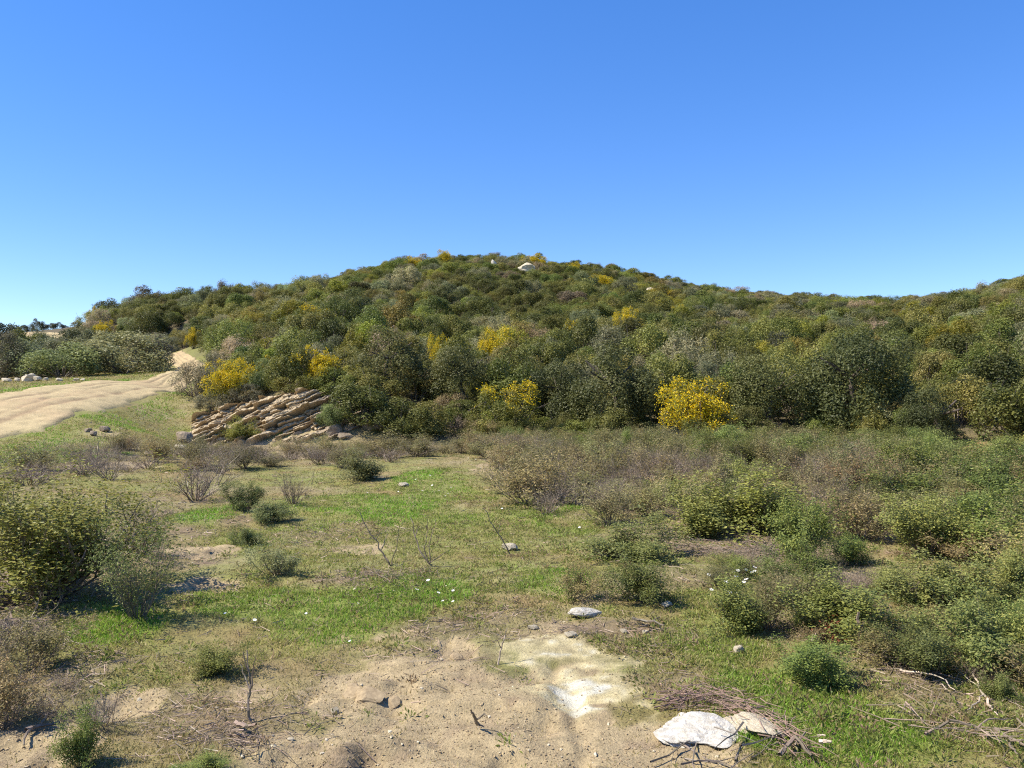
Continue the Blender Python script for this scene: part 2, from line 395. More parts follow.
road_strip(BL, np.full(len(BL), 1.7), 'far pale stretch of dirt track on the left skyline')

# ------------------------------------------------------------------ plant geometry
def unit(v):
    return v / (np.linalg.norm(v, axis=-1, keepdims=True) + 1e-9)

def leaf_quads(Pc, D, length, width, rng, var, face=None, loose=0.65):
    """one folded leaf per point, pointing along D; with face its upper side leans to that direction"""
    n = len(Pc); D = unit(D)
    if face is not None:
        fn = unit(unit(face) + rng.normal(size=(n, 3)) * loose); D = unit(D - (D * fn).sum(1)[:, None] * fn); s = np.cross(fn, D); up = fn
    else:
        s = unit(np.cross(D, rng.normal(size=(n, 3)))); up = np.cross(s, D)
    Lh = (length * rng.uniform(0.65, 1.3, n))[:, None]; Wd = (width * rng.uniform(0.7, 1.25, n))[:, None]
    a = Pc - D * Lh * 0.5; b = Pc + s * Wd * 0.5 + up * Wd * 0.18; c = Pc + D * Lh * 0.5; d = Pc - s * Wd * 0.5 + up * Wd * 0.18
    V = np.stack([a, b, c, d], 1).reshape(-1, 3)
    return V, np.arange(4 * n).reshape(n, 4), np.repeat(var, 4)

def tubes(segs, rng, sides=3):
    """segs: (n,8) p0 p1 r0 r1"""
    S = np.asarray(segs, float); n = len(S)
    p0, p1, r0, r1 = S[:, :3], S[:, 3:6], S[:, 6:7], S[:, 7:8]
    d = unit(p1 - p0); s = unit(np.cross(d, rng.normal(size=(n, 3)))); t = np.cross(d, s)
    ring = []
    for k in range(sides):
        a = 2 * math.pi * k / sides
        ring.append(p0 + r0 * (math.cos(a) * s + math.sin(a) * t))
    for k in range(sides):
        a = 2 * math.pi * k / sides
        ring.append(p1 + r1 * (math.cos(a) * s + math.sin(a) * t))
    V = np.stack(ring, 1).reshape(-1, 3); base = np.arange(n)[:, None] * 2 * sides
    Fq = [np.concatenate([base + k, base + (k + 1) % sides, base + sides + (k + 1) % sides, base + sides + k], 1) for k in range(sides)]
    return V, np.concatenate(Fq), np.repeat(rng.uniform(0.1, 0.9, n), 2 * sides)

def grow(rng, stems=12, h=1.0, spread=0.9, base_r=0.08, seg=5, sub=3, sub_len=0.4, wob=0.18, r0=0.012, lev2=2, up=0.15):
    """branching twigs; returns segments and the leaf sites (point, direction) on their outer parts"""
    segs, sp, sd = [], [], []
    def branch(p, d, ln, r, lev):
        st = ln / seg; pts = [p]
        for i in range(seg):
            d = unit(d + rng.normal(size=3) * wob + np.array((0, 0, up)))
            q = p + d * st
            if q[2] < 0.01: q[2] = 0.01 + rng.random() * 0.02
            ra = r * (1 - 0.75 * i / seg); rb = r * (1 - 0.75 * (i + 1) / seg)
            segs.append((*p, *q, ra, rb)); p = q; pts.append(q)
            if i >= 1 or lev > 0:
                sp.append(q); sd.append(d)
                if lev > 0 and rng.random() < 0.6: sp.append((pts[-1] + pts[-2]) / 2); sd.append(d)
            if lev < lev2 and i >= 1:
                for _ in range(sub if lev == 0 else max(1, sub - 1)):
                    if rng.random() < 0.75:
                        s = unit(np.cross(d, rng.normal(size=3)))
                        a = rng.uniform(0.4, 1.0)
                        branch(p, unit(d * math.cos(a) + s * math.sin(a)), ln * sub_len * rng.uniform(0.6, 1.2), rb * 0.65, lev + 1)
    for k in range(stems):
        az = rng.uniform(0, 2 * math.pi); tl = spread * math.sqrt(rng.random())
        d = np.array((math.cos(az) * math.sin(tl), math.sin(az) * math.sin(tl), math.cos(tl)))
        branch(np.array((math.cos(az), math.sin(az), 0)) * base_r * rng.random(), d, h * rng.uniform(0.4, 1.0) / (0.75 + 0.25 * math.cos(tl)), r0, 0)
    return np.array(segs), np.array(sp), np.array(sd)

def normalise(*Vs):
    """scale to width 1 and height 1, standing on z = 0"""
    A = np.concatenate([v for v in Vs if len(v)])
    lo, hi = np.percentile(A, 1, axis=0), np.percentile(A, 99, axis=0)
    w = max(hi[0] - lo[0], hi[1] - lo[1]); c = (lo + hi) / 2
    return [(v - np.array((c[0], c[1], 0))) / np.array((w, w, hi[2])) if len(v) else v for v in Vs]

def make_sprig(seed, leaves=2500, leaf=(0.05, 0.022), leafy_low=0.15, clump=0.03, twmat=None, normal=True, **kw):
    """shrub of visible twigs carrying leaves: returns (foliage mesh, stems mesh)"""
    rng = np.random.default_rng(seed)
    segs, sp, sd = grow(rng, **kw)
    (a, b, s) = normalise(segs[:, :3], segs[:, 3:6], sp)
    sg = np.concatenate([a, b, segs[:, 6:8]], 1)
    fm = None
    if leaves:
        wgt = np.clip(s[:, 2] - leafy_low, 0.02, 1) ** 0.5 * rng.random(len(s)) ** 2
        k = rng.choice(len(s), leaves, p=wgt / wgt.sum())
        Pc = s[k] + rng.normal(size=(leaves, 3)) * clump; Pc[:, 2] = np.maximum(Pc[:, 2], 0.012)
        V, Fq, va = leaf_quads(Pc, sd[k] * 0.6 + rng.normal(size=(leaves, 3)) * 0.7 + (0, 0, 0.2), leaf[0], leaf[1], rng, np.clip(rng.normal(0.5, 0.2, leaves) + 0.25 * (fbm(s[k][:, 0] * 4, s[k][:, 2] * 4 + s[k][:, 1] * 4, seed)), 0, 1), Pc * (1, 1, 0.6) + (0, 0, 0.35))
        fm = mesh_np('foliage', V, [(Fq, 0)], [M_LEAF], {'var': (va, 'FLOAT')})
    V, Fq, va = tubes(sg, rng)
    return fm, mesh_np('stems', V, [(Fq, 0)], [twmat or M_TWIG], {'var': (va, 'FLOAT')})

def crown_points(rng, nleaf, nclump, flat=0.8, low=-0.25, shell=0.55, ragged=False):
    """points of leaves spread over uneven clumps that fill a dome of radius 1; returns points and outward directions"""
    dirs = unit(rng.normal(size=(nclump * 3, 3))); dirs = dirs[dirs[:, 2] > low][:nclump]
    rad = rng.uniform(0.50, 0.86, len(dirs)); cc = dirs * rad[:, None]
    cr = rng.uniform(0.15, 0.37, len(dirs)); hue = rng.uniform(-0.28, 0.28, len(dirs))
    if ragged:
        rad = rng.uniform(0.25, 1.0, len(dirs)); cc = dirs * rad[:, None]; cr = rng.uniform(0.10, 0.30, len(dirs))
    w = cr ** 2; k = rng.choice(len(dirs), nleaf, p=w / w.sum())
    d = unit(rng.normal(size=(nleaf, 3)) + dirs[k] * 0.55 + np.array((0, 0, 0.25)))
    rr = cr[k] * (shell + (1 - shell) * rng.random(nleaf) ** 0.6) * (1 + 0.14 * rng.normal(size=nleaf))
    Pt = cc[k] + d * rr[:, None]
    Pt[:, 2] = Pt[:, 2] * flat
    return Pt, d, hue[k], cc

def make_crown(seed, nleaf=2600, nclump=26, leaf=(0.075, 0.045), flat=0.85, low=-0.3, blossom=0.0, twig=60, lift=0.36, parts=False, shell=0.55, ragged=False):
    """rounded evergreen shrub or tree crown: one mesh (or foliage + stems when parts)"""
    rng = np.random.default_rng(seed)
    Pt, d, hue, cc = crown_points(rng, nleaf, nclump, flat, low, shell, ragged)
    Pt[:, 2] += lift; Pt[:, 2] = np.where(Pt[:, 2] < 0.03, rng.uniform(0.03, 0.3, nleaf), Pt[:, 2])
    cz = cc * np.array((1, 1, flat)) + np.array((0, 0, lift)); cz[:, 2] = np.maximum(cz[:, 2], 0.1)
    segs = []
    for q in cz[: max(8, twig // 4)]:
        p = np.array((q[0] * 0.15, q[1] * 0.15, 0.0))
        m1 = p + (q - p) * 0.45 + rng.normal(size=3) * 0.06; m1[2] = max(m1[2], 0.05)
        segs += [(*p, *m1, 0.028, 0.018), (*m1, *q, 0.018, 0.008)]
        for _ in range(3):
            e = q + rng.normal(size=3) * 0.2
            segs.append((*q, *e, 0.008, 0.003))
    segs = np.array(segs)
    Pt, a, b = normalise(Pt, segs[:, :3], segs[:, 3:6])
    V, Fq, va = leaf_quads(Pt, d * 0.5 + rng.normal(size=Pt.shape) * 0.75, leaf[0], leaf[1], rng, np.clip(rng.normal(0.5, 0.11, nleaf) + hue, 0, 1), d + (0, 0, 0.25), 0.5)
    V2, F2, va2 = tubes(np.concatenate([a, b, segs[:, 6:8] * 0.5], 1), rng, 4)
    if parts:
        fm = mesh_np('foliage', V, [(Fq, 0)], [M_LEAF], {'var': (va, 'FLOAT')})
        sm = mesh_np('stems', V2, [(F2, 0)], [M_TWIG], {'var': (va2, 'FLOAT')})
        bm_ = None
        if blossom:
            bn = fbm(Pt[:, 0] * 4 + Pt[:, 2] * 3, Pt[:, 1] * 4 - Pt[:, 2] * 2, seed, 3)
            sc_ = Pt[:, 2] + 0.55 * bn + 0.12 * rng.normal(size=nleaf); top = sc_ > np.quantile(sc_, 1 - blossom)
            Pb = Pt[top]; nb = len(Pb); Pb = np.concatenate([Pb, Pb + rng.normal(size=Pb.shape) * 0.02]) + unit(np.concatenate([d[top], d[top]])) * 0.03
            V3, F3, va3 = leaf_quads(Pb, rng.normal(size=Pb.shape), leaf[0] * 0.8, leaf[1] * 1.1, rng, np.clip(rng.normal(0.5, 0.22, len(Pb)), 0, 1))
            bm_ = mesh_np('blossom', V3, [(F3, 0)], [M_BLOSSOM], {'var': (va3, 'FLOAT')})
        return fm, sm, bm_
    return mesh_np('shrub', np.concatenate([V, V2]), [(Fq, 0), (F2 + len(V), 1)], [M_LEAF, M_TWIG], {'var': (np.concatenate([va, va2]), 'FLOAT')})

# prototypes
P_HILL = [make_crown(100 + i, 6500, int(20 + 3 * i), (0.043, 0.026), 0.8 + 0.05 * (i % 3), -0.35, lift=0.34, shell=0.72) for i in range(8)]
P_LOOSE = [make_crown(140 + i, 6000, 34 + 4 * i, (0.044, 0.018), 0.85, -0.3, lift=0.34, shell=0.3) for i in range(4)]
P_BIG = [make_crown(160 + i, 15000, 44 + 5 * i, (0.030, 0.018), 0.85, -0.4, parts=True, lift=0.4, twig=120, shell=0.7) for i in range(3)]
P_BROOM = [make_crown(180 + i, 6000, 40 + 8 * i, (0.036, 0.016), 0.95, -0.25, (0.09, 0.42, 0.60)[i], parts=True, lift=0.36, shell=0.2, ragged=True) for i in range(3)]
P_CISTUS = [make_sprig(200 + i, 9500, (0.035, 0.0195), -0.05, 0.05, stems=20, spread=1.4, sub=2, wob=0.24, up=0.14, r0=0.008, base_r=0.08) for i in range(5)]
P_SAGE = [make_sprig(220 + i, 4200, (0.048, 0.016), 0.02, 0.035, stems=18, spread=1.2, sub=2, wob=0.14, up=0.12, r0=0.009) for i in range(3)]
P_HEATH = [make_sprig(240 + i, 3400, (0.046, 0.018), 0.2, 0.045, M_DRY, stems=17, spread=1.1, sub=3, wob=0.2, up=0.16, r0=0.009) for i in range(6)]
P_DRY = [make_sprig(260 + i, 260, (0.030, 0.012), 0.3, 0.03, M_DRY, stems=24, spread=0.95, sub=3, wob=0.17, up=0.14, r0=0.008) for i in range(4)]

def hsv_jit(c, rng, a=0.14):
    c = np.array(c); v = 1 + rng.normal() * a
    return np.clip(c * v * (1 + rng.normal(size=3) * a * 0.35), 0.004, 0.9)

T_DARK = (0.128, 0.134, 0.032); T_OLIVE = (0.200, 0.192, 0.046); T_LEAF = (0.178, 0.194, 0.042); T_SAGE = (0.215, 0.210, 0.100); T_TAN = (0.31, 0.26, 0.135); T_YG = (0.255, 0.245, 0.030)
T_GREY = (0.170, 0.140, 0.090); T_CIST = (0.192, 0.212, 0.054); T_HEATH = (0.250, 0.215, 0.085); T_FRESH = (0.195, 0.232, 0.050)

def plant(name, protos, x, y, w, h, tint, label, cat='shrub', group=None, rng=R, rz=None, sink=0.02, names=('foliage', 'stems', 'blossom')):
    """an Empty at the plant's base with its foliage and stems as parts"""
    ms = protos[int(rng.integers(len(protos)))] if isinstance(protos, list) else protos
    o = link(name, None, None, (x, y, float(zfine(x, y)) - sink), rng.uniform(0, 6.28) if rz is None else rz, (w, w, h))
    o.empty_display_size = 0.1
    tag(o, label, cat, group)
    for m, nme in zip(ms, names):
        if m is not None: link(nme, m, o, tint=tint)
    return o

def put(name, protos, px, base, wpx, hpx, tint, label, cat='shrub', group=None, names=('foliage', 'stems', 'blossom'), back=0.35, d=None):
    """a plant seen at a pixel column with its foot at row base, given its size in the picture"""
    if protos is P_CISTUS: wpx *= 1.25; hpx *= 1.08
    if d is None:
        x, y, z = hit(px, base)
        w = wpx * y / F
        y2 = y + back * w
    else:
        y2 = d; w = wpx * d / F
    x2 = (px - 512) / F * y2
    h = CAM_H + ray(px, base - hpx)[1] * y2 - float(zfine(x2, y2))
    return plant(name, protos, x2, y2, w, max(h, 0.25 * w), hsv_jit(tint, R, 0.05), label, cat, group, names=names)

# ------------------------------------------------------------------ named plants of the near field
BIG = make_sprig(300, 21000, (0.020, 0.0125), 0.10, 0.028, stems=44, spread=1.35, sub=3, wob=0.2, up=0.14, r0=0.010, base_r=0.10)
put('mastic_shrub', BIG, 44, 626, 290, 150, (0.236, 0.230, 0.048), 'biggest green leafy shrub of the foreground, at the left edge of the field', back=0.42)
TALL = make_sprig(301, 3800, (0.034, 0.012), 0.12, 0.025, stems=30, spread=0.55, sub=2, wob=0.10, up=0.05, r0=0.007)
put('broom_seedling', TALL, 136, 622, 88, 108, (0.190, 0.223, 0.060), 'upright thin stemmed green shrub in front of the biggest shrub', back=0.1)
put('dead_shrub', P_DRY, 142, 560, 70, 78, T_GREY, 'bare grey twiggy shrub leaning out of the biggest green shrub', back=0.2)
put('dead_shrub', P_DRY, 18, 645, 95, 45, T_GREY, 'low tangle of dead grey branches under the biggest green shrub', back=0.2)
put('wilted_shrub', P_HEATH, 16, 728, 80, 78, (0.322, 0.241, 0.099), 'brownish small leaved shrub in the bottom left corner', back=0.2)
put('mastic_seedling', P_CISTUS, 86, 772, 42, 62, T_FRESH, 'knee high yellow green seedling on the sandy soil, bottom left', back=0.1)
put('weed_tuft', P_CISTUS, 205, 778, 48, 24, T_FRESH, 'low green weed tuft at the bottom edge', cat='plant', back=0.1)
put('mastic_seedling', P_CISTUS, 224, 681, 48, 34, (0.190, 0.198, 0.043), 'small green shrub growing beside the dark bare sapling')
put('small_shrub', P_CISTUS, 247, 512, 34, 29, (0.142, 0.165, 0.050), 'small upright dark green shrub, rearmost of four in the clearing')
put('small_shrub', P_CISTUS, 275, 525, 42, 22, (0.180, 0.206, 0.068), 'small spreading green shrub, right of the small upright dark one')
put('small_shrub', P_CISTUS, 245, 546, 27, 21, (0.133, 0.149, 0.043), 'tiny dark green bush beside the two bare sandy patches')
put('sage_bush', P_SAGE, 273, 583, 62, 44, (0.294, 0.306, 0.130), 'pale grey green bush with dense upright sprigs in the clearing')
put('twiggy_shrub', P_DRY, 296, 507, 46, 44, (0.227, 0.198, 0.075), 'half bare twiggy shrub at the edge of the bright green grass')
put('twiggy_shrub', P_DRY, 212, 504, 92, 62, T_GREY, 'wide grey brown leafless shrub left of the bright green grass')
put('cistus_shrub', P_CISTUS, 352, 483, 56, 30, (0.199, 0.189, 0.068), 'rounded dark grey green shrub at the back of the clearing')
put('cistus_shrub', P_CISTUS, 636, 564, 82, 44, (0.199, 0.206, 0.060), 'green spreading shrub at the right edge of the clearing, behind the browned one')
put('cistus_shrub', P_CISTUS, 642, 610, 58, 46, (0.152, 0.165, 0.043), 'dark green shrub with browned twigs above the white stone')
put('wilted_shrub', P_HEATH, 582, 606, 56, 44, (0.312, 0.247, 0.099), 'sparse wilting shrub touching the dark green one above the white stone')
put('cistus_shrub', P_CISTUS, 724, 637, 72, 54, (0.209, 0.230, 0.056), 'leafy green shrub in front of the white daisies')
put('cistus_shrub', P_CISTUS, 803, 570, 62, 66, T_FRESH, 'bright green upright shrub at the near edge of the low scrub')
put('cistus_shrub', P_CISTUS, 843, 568, 44, 32, T_FRESH, 'low bright green shrub right of the upright one at the scrub edge')
put('cistus_shrub', P_CISTUS, 812, 690, 72, 50, T_FRESH, 'fresh green shrub nearest the grass, in front of the one with rusty leaves')
put('cistus_shrub', P_CISTUS, 850, 652, 110, 66, (0.217, 0.241, 0.059), 'wide green shrub around a patch of rusty leaves and a grey stick')
_wf, _ws = make_sprig(302, 320, (0.09, 0.05), 0.0, 0.1, stems=6, spread=1.2, sub=1, base_r=0.01)
_wf.materials[0] = M_RED_LEAF
put('withered_sprig', (_wf, _ws), 830, 640, 34, 22, T_GREY, 'patch of rusty withered leaves inside the wide green shrub', cat='dead twig', back=-0.3)
put('cistus_shrub', P_CISTUS, 972, 677, 96, 84, (0.236, 0.255, 0.072), 'dense pale green shrub, lowest and largest at the right edge', back=0.3)
put('cistus_shrub', P_CISTUS, 1030, 672, 70, 70, (0.236, 0.255, 0.068), 'green shrub cut by the right picture edge beside the dense pale one', back=0.2)
put('cistus_shrub', P_CISTUS, 955, 622, 90, 60, (0.247, 0.255, 0.068), 'pale green shrub behind the dense pale one at the right edge')
put('cistus_shrub', P_CISTUS, 1015, 615, 70, 62, (0.257, 0.272, 0.068), 'yellowish green shrub at the right edge, behind the dense pale one')
put('cistus_shrub', P_CISTUS, 985, 565, 100, 74, T_FRESH, 'brightest green bushy shrub in the low scrub at the right edge')
put('cistus_shrub', P_CISTUS, 915, 560, 80, 60, (0.227, 0.247, 0.060), 'green shrub left of the brightest green one in the low scrub')
put('cistus_shrub', P_CISTUS, 750, 545, 120, 66, (0.236, 0.247, 0.056), 'broad olive green shrub at the middle of the low scrub')
put('cistus_shrub', P_CISTUS, 690, 540, 80, 52, (0.236, 0.241, 0.060), 'olive green shrub just left of the broad one in the low scrub')
put('cistus_shrub', P_CISTUS, 663, 508, 40, 26, (0.190, 0.214, 0.050), 'small dark green bush above the grey twig patch in the scrub')
put('dead_shrub', P_DRY, 825, 540, 74, 62, T_GREY, 'dark leafless shrub between green ones in the low scrub')
put('dead_shrub', P_DRY, 866, 474, 90, 38, (0.380, 0.280, 0.198), 'purplish grey dead shrub at the foot of the big dark oak')
put('dead_shrub', P_DRY, 800, 600, 60, 26, T_GREY, 'low reddish grey twigs in front of the bright green upright shrub')
put('dead_shrub', P_DRY, 455, 440, 70, 30, (0.360, 0.247, 0.149), 'grey brown dead thicket left of the yellow green broom')

# ------------------------------------------------------------------ named plants of the hillside foot and the track
HB = 'broom bushes in yellow flower on the hill'
put('broom_bush', [P_BROOM[2]], 699, 448, 74, 66, (0.205, 0.198, 0.041), 'brightest and largest yellow flowering broom at the foot of the hill', cat='broom', back=0.3)
put('broom_bush', [P_BROOM[0]], 507, 444, 74, 58, (0.196, 0.191, 0.041), 'yellow green broom with sparse flowers at the hill foot, right of the outcrop', cat='broom', back=0.3)
put('broom_bush', [P_BROOM[2]], 226, 402, 50, 40, (0.205, 0.198, 0.041), 'yellow broom on top of the rock outcrop beside the track', cat='broom', d=34.2)
put('broom_bush', [P_BROOM[1]], 320, 398, 44, 48, (0.205, 0.198, 0.041), 'thin yellow broom above the right part of the rock outcrop', cat='broom', d=34.2)
put('broom_bush', [P_BROOM[1]], 272, 376, 26, 18, (0.205, 0.198, 0.041), 'small yellow broom behind the rounded green shrub above the outcrop', cat='broom', d=37.5)
put('green_shrub', [P_BIG[1]], 266, 398, 46, 38, (0.196, 0.238, 0.076), 'rounded light green shrub on top of the rock outcrop', d=35)
put('grey_shrub', [(p, None) for p in P_LOOSE], 196, 425, 50, 62, (0.256, 0.222, 0.118), 'grey green shrub at the bend of the track, left of the outcrop', names=('foliage', 'stems'), d=36)
put('grey_shrub', [(p, None) for p in P_LOOSE], 214, 420, 40, 26, (0.19, 0.18, 0.10), 'low grey green shrub on the left shoulder of the rock outcrop', names=('foliage', 'stems'), d=33.6)
put('grey_shrub', [(p, None) for p in P_LOOSE], 250, 406, 40, 22, (0.20, 0.18, 0.11), 'low grey brown shrub on the rock outcrop below the rounded light green one', names=('foliage', 'stems'), d=33.9)
put('dead_shrub', P_DRY, 281, 368, 42, 40, (0.359, 0.285, 0.248), 'purplish grey leafless shrub on the slope above the outcrop', d=43)
put('green_shrub', [P_BIG[2]], 335, 428, 34, 24, (0.179, 0.215, 0.068), 'small green shrub clinging to the right part of the outcrop', d=31.6)
put('green_shrub', P_CISTUS, 240, 446, 30, 26, (0.290, 0.285, 0.055), 'yellowish green shrub at the foot of the rock layers')
put('green_shrub', P_CISTUS, 412, 440, 36, 24, (0.239, 0.254, 0.076), 'light green shrub at the right end of the rock face')
for px, b, w, h, t, d, lab in [(362, 424, 64, 40, T_DARK, 31.9, 'dark shrub hanging over the middle of the rock face'), (402, 434, 60, 36, T_DARK, 31.4, 'dark shrub in the shade at the right of the rock face'),
                              (302, 392, 44, 20, T_OLIVE, 33.6, 'olive shrub on the highest point of the rock face'), (428, 436, 46, 34, T_OLIVE, 31.6, 'olive brown shrub closing the right end of the rock face'), (368, 405, 56, 36, T_OLIVE, 33.6, 'olive shrub behind the dark ones over the rock face'),
                              (335, 398, 50, 30, T_LEAF, 33.5, 'mid green shrub over the rock face, right of the olive one on its highest point')]:
    put('overhanging_shrub', [(p, None) for p in P_HILL], px, b, w, h, t, lab, names=('foliage', 'stems'), d=d)
OAK = [P_BIG[0]]
def tree(px, base, w, h, tint, label, d):
    x, y, z = at(px, d); wm = w * d / F; hm = h * d / F
    o = tag(link('oak_tree', None, None, (x, y, z - 0.1), R.uniform(0, 6)), label, 'tree')
    rng = np.random.default_rng(int(px))
    s = []; p = np.array((0, 0, 0.)); r = 0.16
    for k in range(5):
        q = p + np.array((rng.normal() * 0.10, rng.normal() * 0.10, hm * 0.11)); s.append((*p, *q, r, r * 0.85)); p = q; r *= 0.85
    for k in range(8):
        a = k * 0.8; e = p + np.array((math.cos(a) * wm * 0.28, math.sin(a) * wm * 0.28, hm * rng.uniform(0.05, 0.3))); s.append((*p, *e, r * 0.7, 0.03))
    V, Fq, va = tubes(np.array(s), rng, 8)
    link('trunk', mesh_np('trunk', V, [(Fq, 0)], [M_BARK], {'var': (va, 'FLOAT')}), o)
    c = link('crown', P_BIG[int(px) % 3][0], o, (0, 0, hm * 0.03), 0, (wm, wm, hm * 0.97), tint); return o
tree(858, 455, 104, 100, (0.100, 0.112, 0.036), 'big dark rounded oak standing at the foot of the hill', 31.0)
tree(925, 462, 62, 56, (0.091, 0.101, 0.033), 'low very dark oak right of the big rounded one', 28.6)
tree(610, 447, 92, 86, (0.110, 0.116, 0.037), 'dark tall oak at the hill foot, left of the brightest broom', 33.0)
tree(555, 442, 60, 62, (0.091, 0.101, 0.032), 'dark oak between the yellow green broom and the taller dark oak', 34.5)
tree(770, 450, 86, 74, (0.132, 0.139, 0.042), 'olive dark oak at the hill foot, right of the brightest broom', 32.0)
tree(385, 420, 84, 66, (0.142, 0.139, 0.043), 'dark leafy oak overhanging the right part of the rock face', 36.0)
tree(462, 436, 70, 64, (0.132, 0.132, 0.040), 'dark oak just behind the yellow green broom, to its left', 35.5)
tree(352, 322, 66, 42, (0.111, 0.127, 0.038), 'dark round oak standing out on the left middle slope', 62)

LEFTS = [(126, 383, 86, 50, T_SAGE, 47, 'large rounded grey green shrub beside the track, at its bend'), (62, 384, 76, 40, (0.140, 0.161, 0.060), 44, 'green shrub behind the roadside stones'),
         (92, 372, 50, 40, T_SAGE, 52, 'grey green shrub behind the green one on the track side'), (28, 383, 60, 42, (0.122, 0.130, 0.066), 46, 'dull green shrub behind the roadside stones, nearer the left edge'),
         (2, 384, 44, 52, (0.104, 0.093, 0.060), 45, 'brown grey shrub cut by the left picture edge above the track'), (44, 370, 44, 40, (0.091, 0.105, 0.060), 56, 'dark bluish shrub under the far pale bank on the left'),
         (80, 362, 48, 32, (0.098, 0.105, 0.050), 60, 'dark shrub above the green roadside shrub'), (4, 360, 34, 36, (0.067, 0.074, 0.042), 64, 'dark tall shrub at the left edge of the skyline'),
         (150, 372, 46, 36, (0.134, 0.124, 0.084), 50, 'brownish shrub behind the large rounded one at the bend'), (100, 347, 40, 26, (0.183, 0.149, 0.096), 76, 'reddish brown shrub below the left end of the hill crest')]
for px, b, w, h, t, d, lab in LEFTS:
    put('roadside_shrub', [(p, None) for p in P_HILL + P_LOOSE], px, b, w, h, np.array(t) * (1.3, 1.3, 1.1) + 0.01, lab, names=('foliage', 'stems'), d=d)
put('broom_bush', [P_BROOM[1]], 103, 342, 24, 20, (0.222, 0.206, 0.041), 'yellow broom below the left end of the hill crest', cat='broom', d=74)
put('broom_bush', [P_BROOM[1]], 94, 325, 14, 16, (0.342, 0.206, 0.041), 'orange yellow broom at the left end of the hill crest', cat='broom', d=84)
for k, (px, w, h, d) in enumerate([(38, 12, 17, 118), (56, 12, 14, 120), (22, 9, 11, 120), (48, 10, 13, 122), (64, 8, 11, 121), (30, 9, 12, 121)]):
    put('skyline_tree', [(p, None) for p in P_HILL], px, 336, w, h, (0.085, 0.087, 0.044), 'small dark tree on the far left skyline beyond the pale bank', cat='tree', group='trees on the far left skyline', names=('crown', 'stems'), d=d)

# flowering brooms scattered up the slope
SB = [(490, 366, 40, 26, 47, 'broom with a wide flat head of yellow flowers above the yellow green one'), (440, 368, 22, 22, 46, 'thin broom left of the wide flat headed one on the slope'), (628, 338, 26, 20, 64, 'vivid orange yellow broom alone in the middle of the slope'),
      (575, 346, 18, 16, 60, 'little broom left of the vivid orange yellow one on the slope'), (193, 352, 14, 14, 60, 'small broom on the slope behind the bend of the track'), (412, 272, 18, 12, 108, 'broom on the skyline at the left shoulder of the summit'),
      (446, 264, 16, 11, 112, 'broom on the skyline just left of the summit'), (532, 270, 24, 12, 112, 'broom just above the big pale summit rock'), (572, 276, 14, 11, 112, 'little broom right of the big pale summit rock'),
      (583, 291, 20, 12, 100, 'left of two neighbouring brooms under the summit'), (604, 292, 26, 14, 98, 'right of two neighbouring brooms under the summit'), (666, 305, 30, 14, 92, 'wide broom on the right shoulder of the hill'),
      (603, 316, 12, 9, 84, 'faint little broom in the upper middle of the slope'), (678, 325, 14, 10, 76, 'faint yellow broom right of the vivid orange one'), (320, 335, 40, 18, 58, 'yellow green broom without many flowers on the left slope')]
for px, b, w, h, d, lab in SB:
    put('broom_bush', [P_BROOM[0 if 'faint' in lab or 'without' in lab else 2]], px, b, w * 1.1, h + (9 if d < 90 else 2), (0.20, 0.20, 0.04), lab, cat='broom', d=d)

# ------------------------------------------------------------------ hillside shrubs
KINDS = [('evergreen_shrub', T_DARK, 'dark green'), ('olive_shrub', T_OLIVE, 'olive brown'), ('leafy_shrub', T_LEAF, 'mid green'), ('grey_green_shrub', T_SAGE, 'greyish green'), ('tan_shrub', T_TAN, 'pale tan'), ('yellowish_shrub', T_YG, 'yellowish green')]
def hill_ok(x, y):
    px, _ = topx(x, y, 0 * x + zmid(x, y))
    f = np.interp(px, [-300, -1, 100, 165, 185, 200, 300, 420, 450, 550, 700, 830, 940, 1000, 1100, 1300], [48, 48, 52, 53, 52, 35.6, 34.6, 33.8, 33.6, 33.2, 33, 31.2, 30.0, 28.5, 27.5, 27])
    far = np.interp(px, [-300, 60, 110, 220, 300, 400, 512, 620, 730, 850, 950, 1024, 1300], [60, 64, 92, 112, 106, 118, 124, 124, 120, 118, 113, 106, 115])
    f = f + 1.5 * fbm(x / 3.0, x * 0 + 2, 177, 3)
    ok = (y > f) & (y < far) & (px > -130) & (px < 1160) & (road_dist(x, y) > 1.2)
    # keep the stepped views open on the track's far end, the brown scar and the pale bank
    ok &= ~((px < 75) & (y > 58))
    ok &= ~((px > 935) & (px < 1005) & (y < 31))
    return ok, px
cand = []
fixed = [(-99.0, -99.0, 0.1)] + [(o.location.x, o.location.y, max(o.scale.x, 1.0) * 0.40 if not o.name.startswith('oak') else 1.2) for o in bpy.data.objects if o.parent is None and o.get('category') in ('shrub', 'tree', 'broom') and o.location.y > 30]
fixed += [(o.location.x - o.location.x / o.location.y * k, o.location.y - k, 1.2) for o in bpy.data.objects if o.get('category') == 'broom' and o.location.y > 40 for k in (1.2, 2.4)]
cells = {}
rngH = np.random.default_rng(77)
N_try = 60000
Y = 26 + (126 - 26) * rngH.random(N_try) ** 0.75; X = (rngH.random(N_try) * 2 - 1) * 0.80 * Y
ok, PX = hill_ok(X, Y)
for x, y, px, k in zip(X, Y, PX, ok):
    if not k: continue
    sp = 1.75 if y < 48 else 1.65
    c = (int(x // 2), int(y // 2)); bad = False
    for i in range(-1, 2):
        for j in range(-1, 2):
            for (a, b) in cells.get((c[0] + i, c[1] + j), ()):
                if (a - x) ** 2 + (b - y) ** 2 < sp * sp: bad = True
    if bad: continue
    if any((a - x) ** 2 + (b - y) ** 2 < r * r for a, b, r in fixed): continue
    cells.setdefault(c, []).append((x, y)); cand.append((x, y, px))
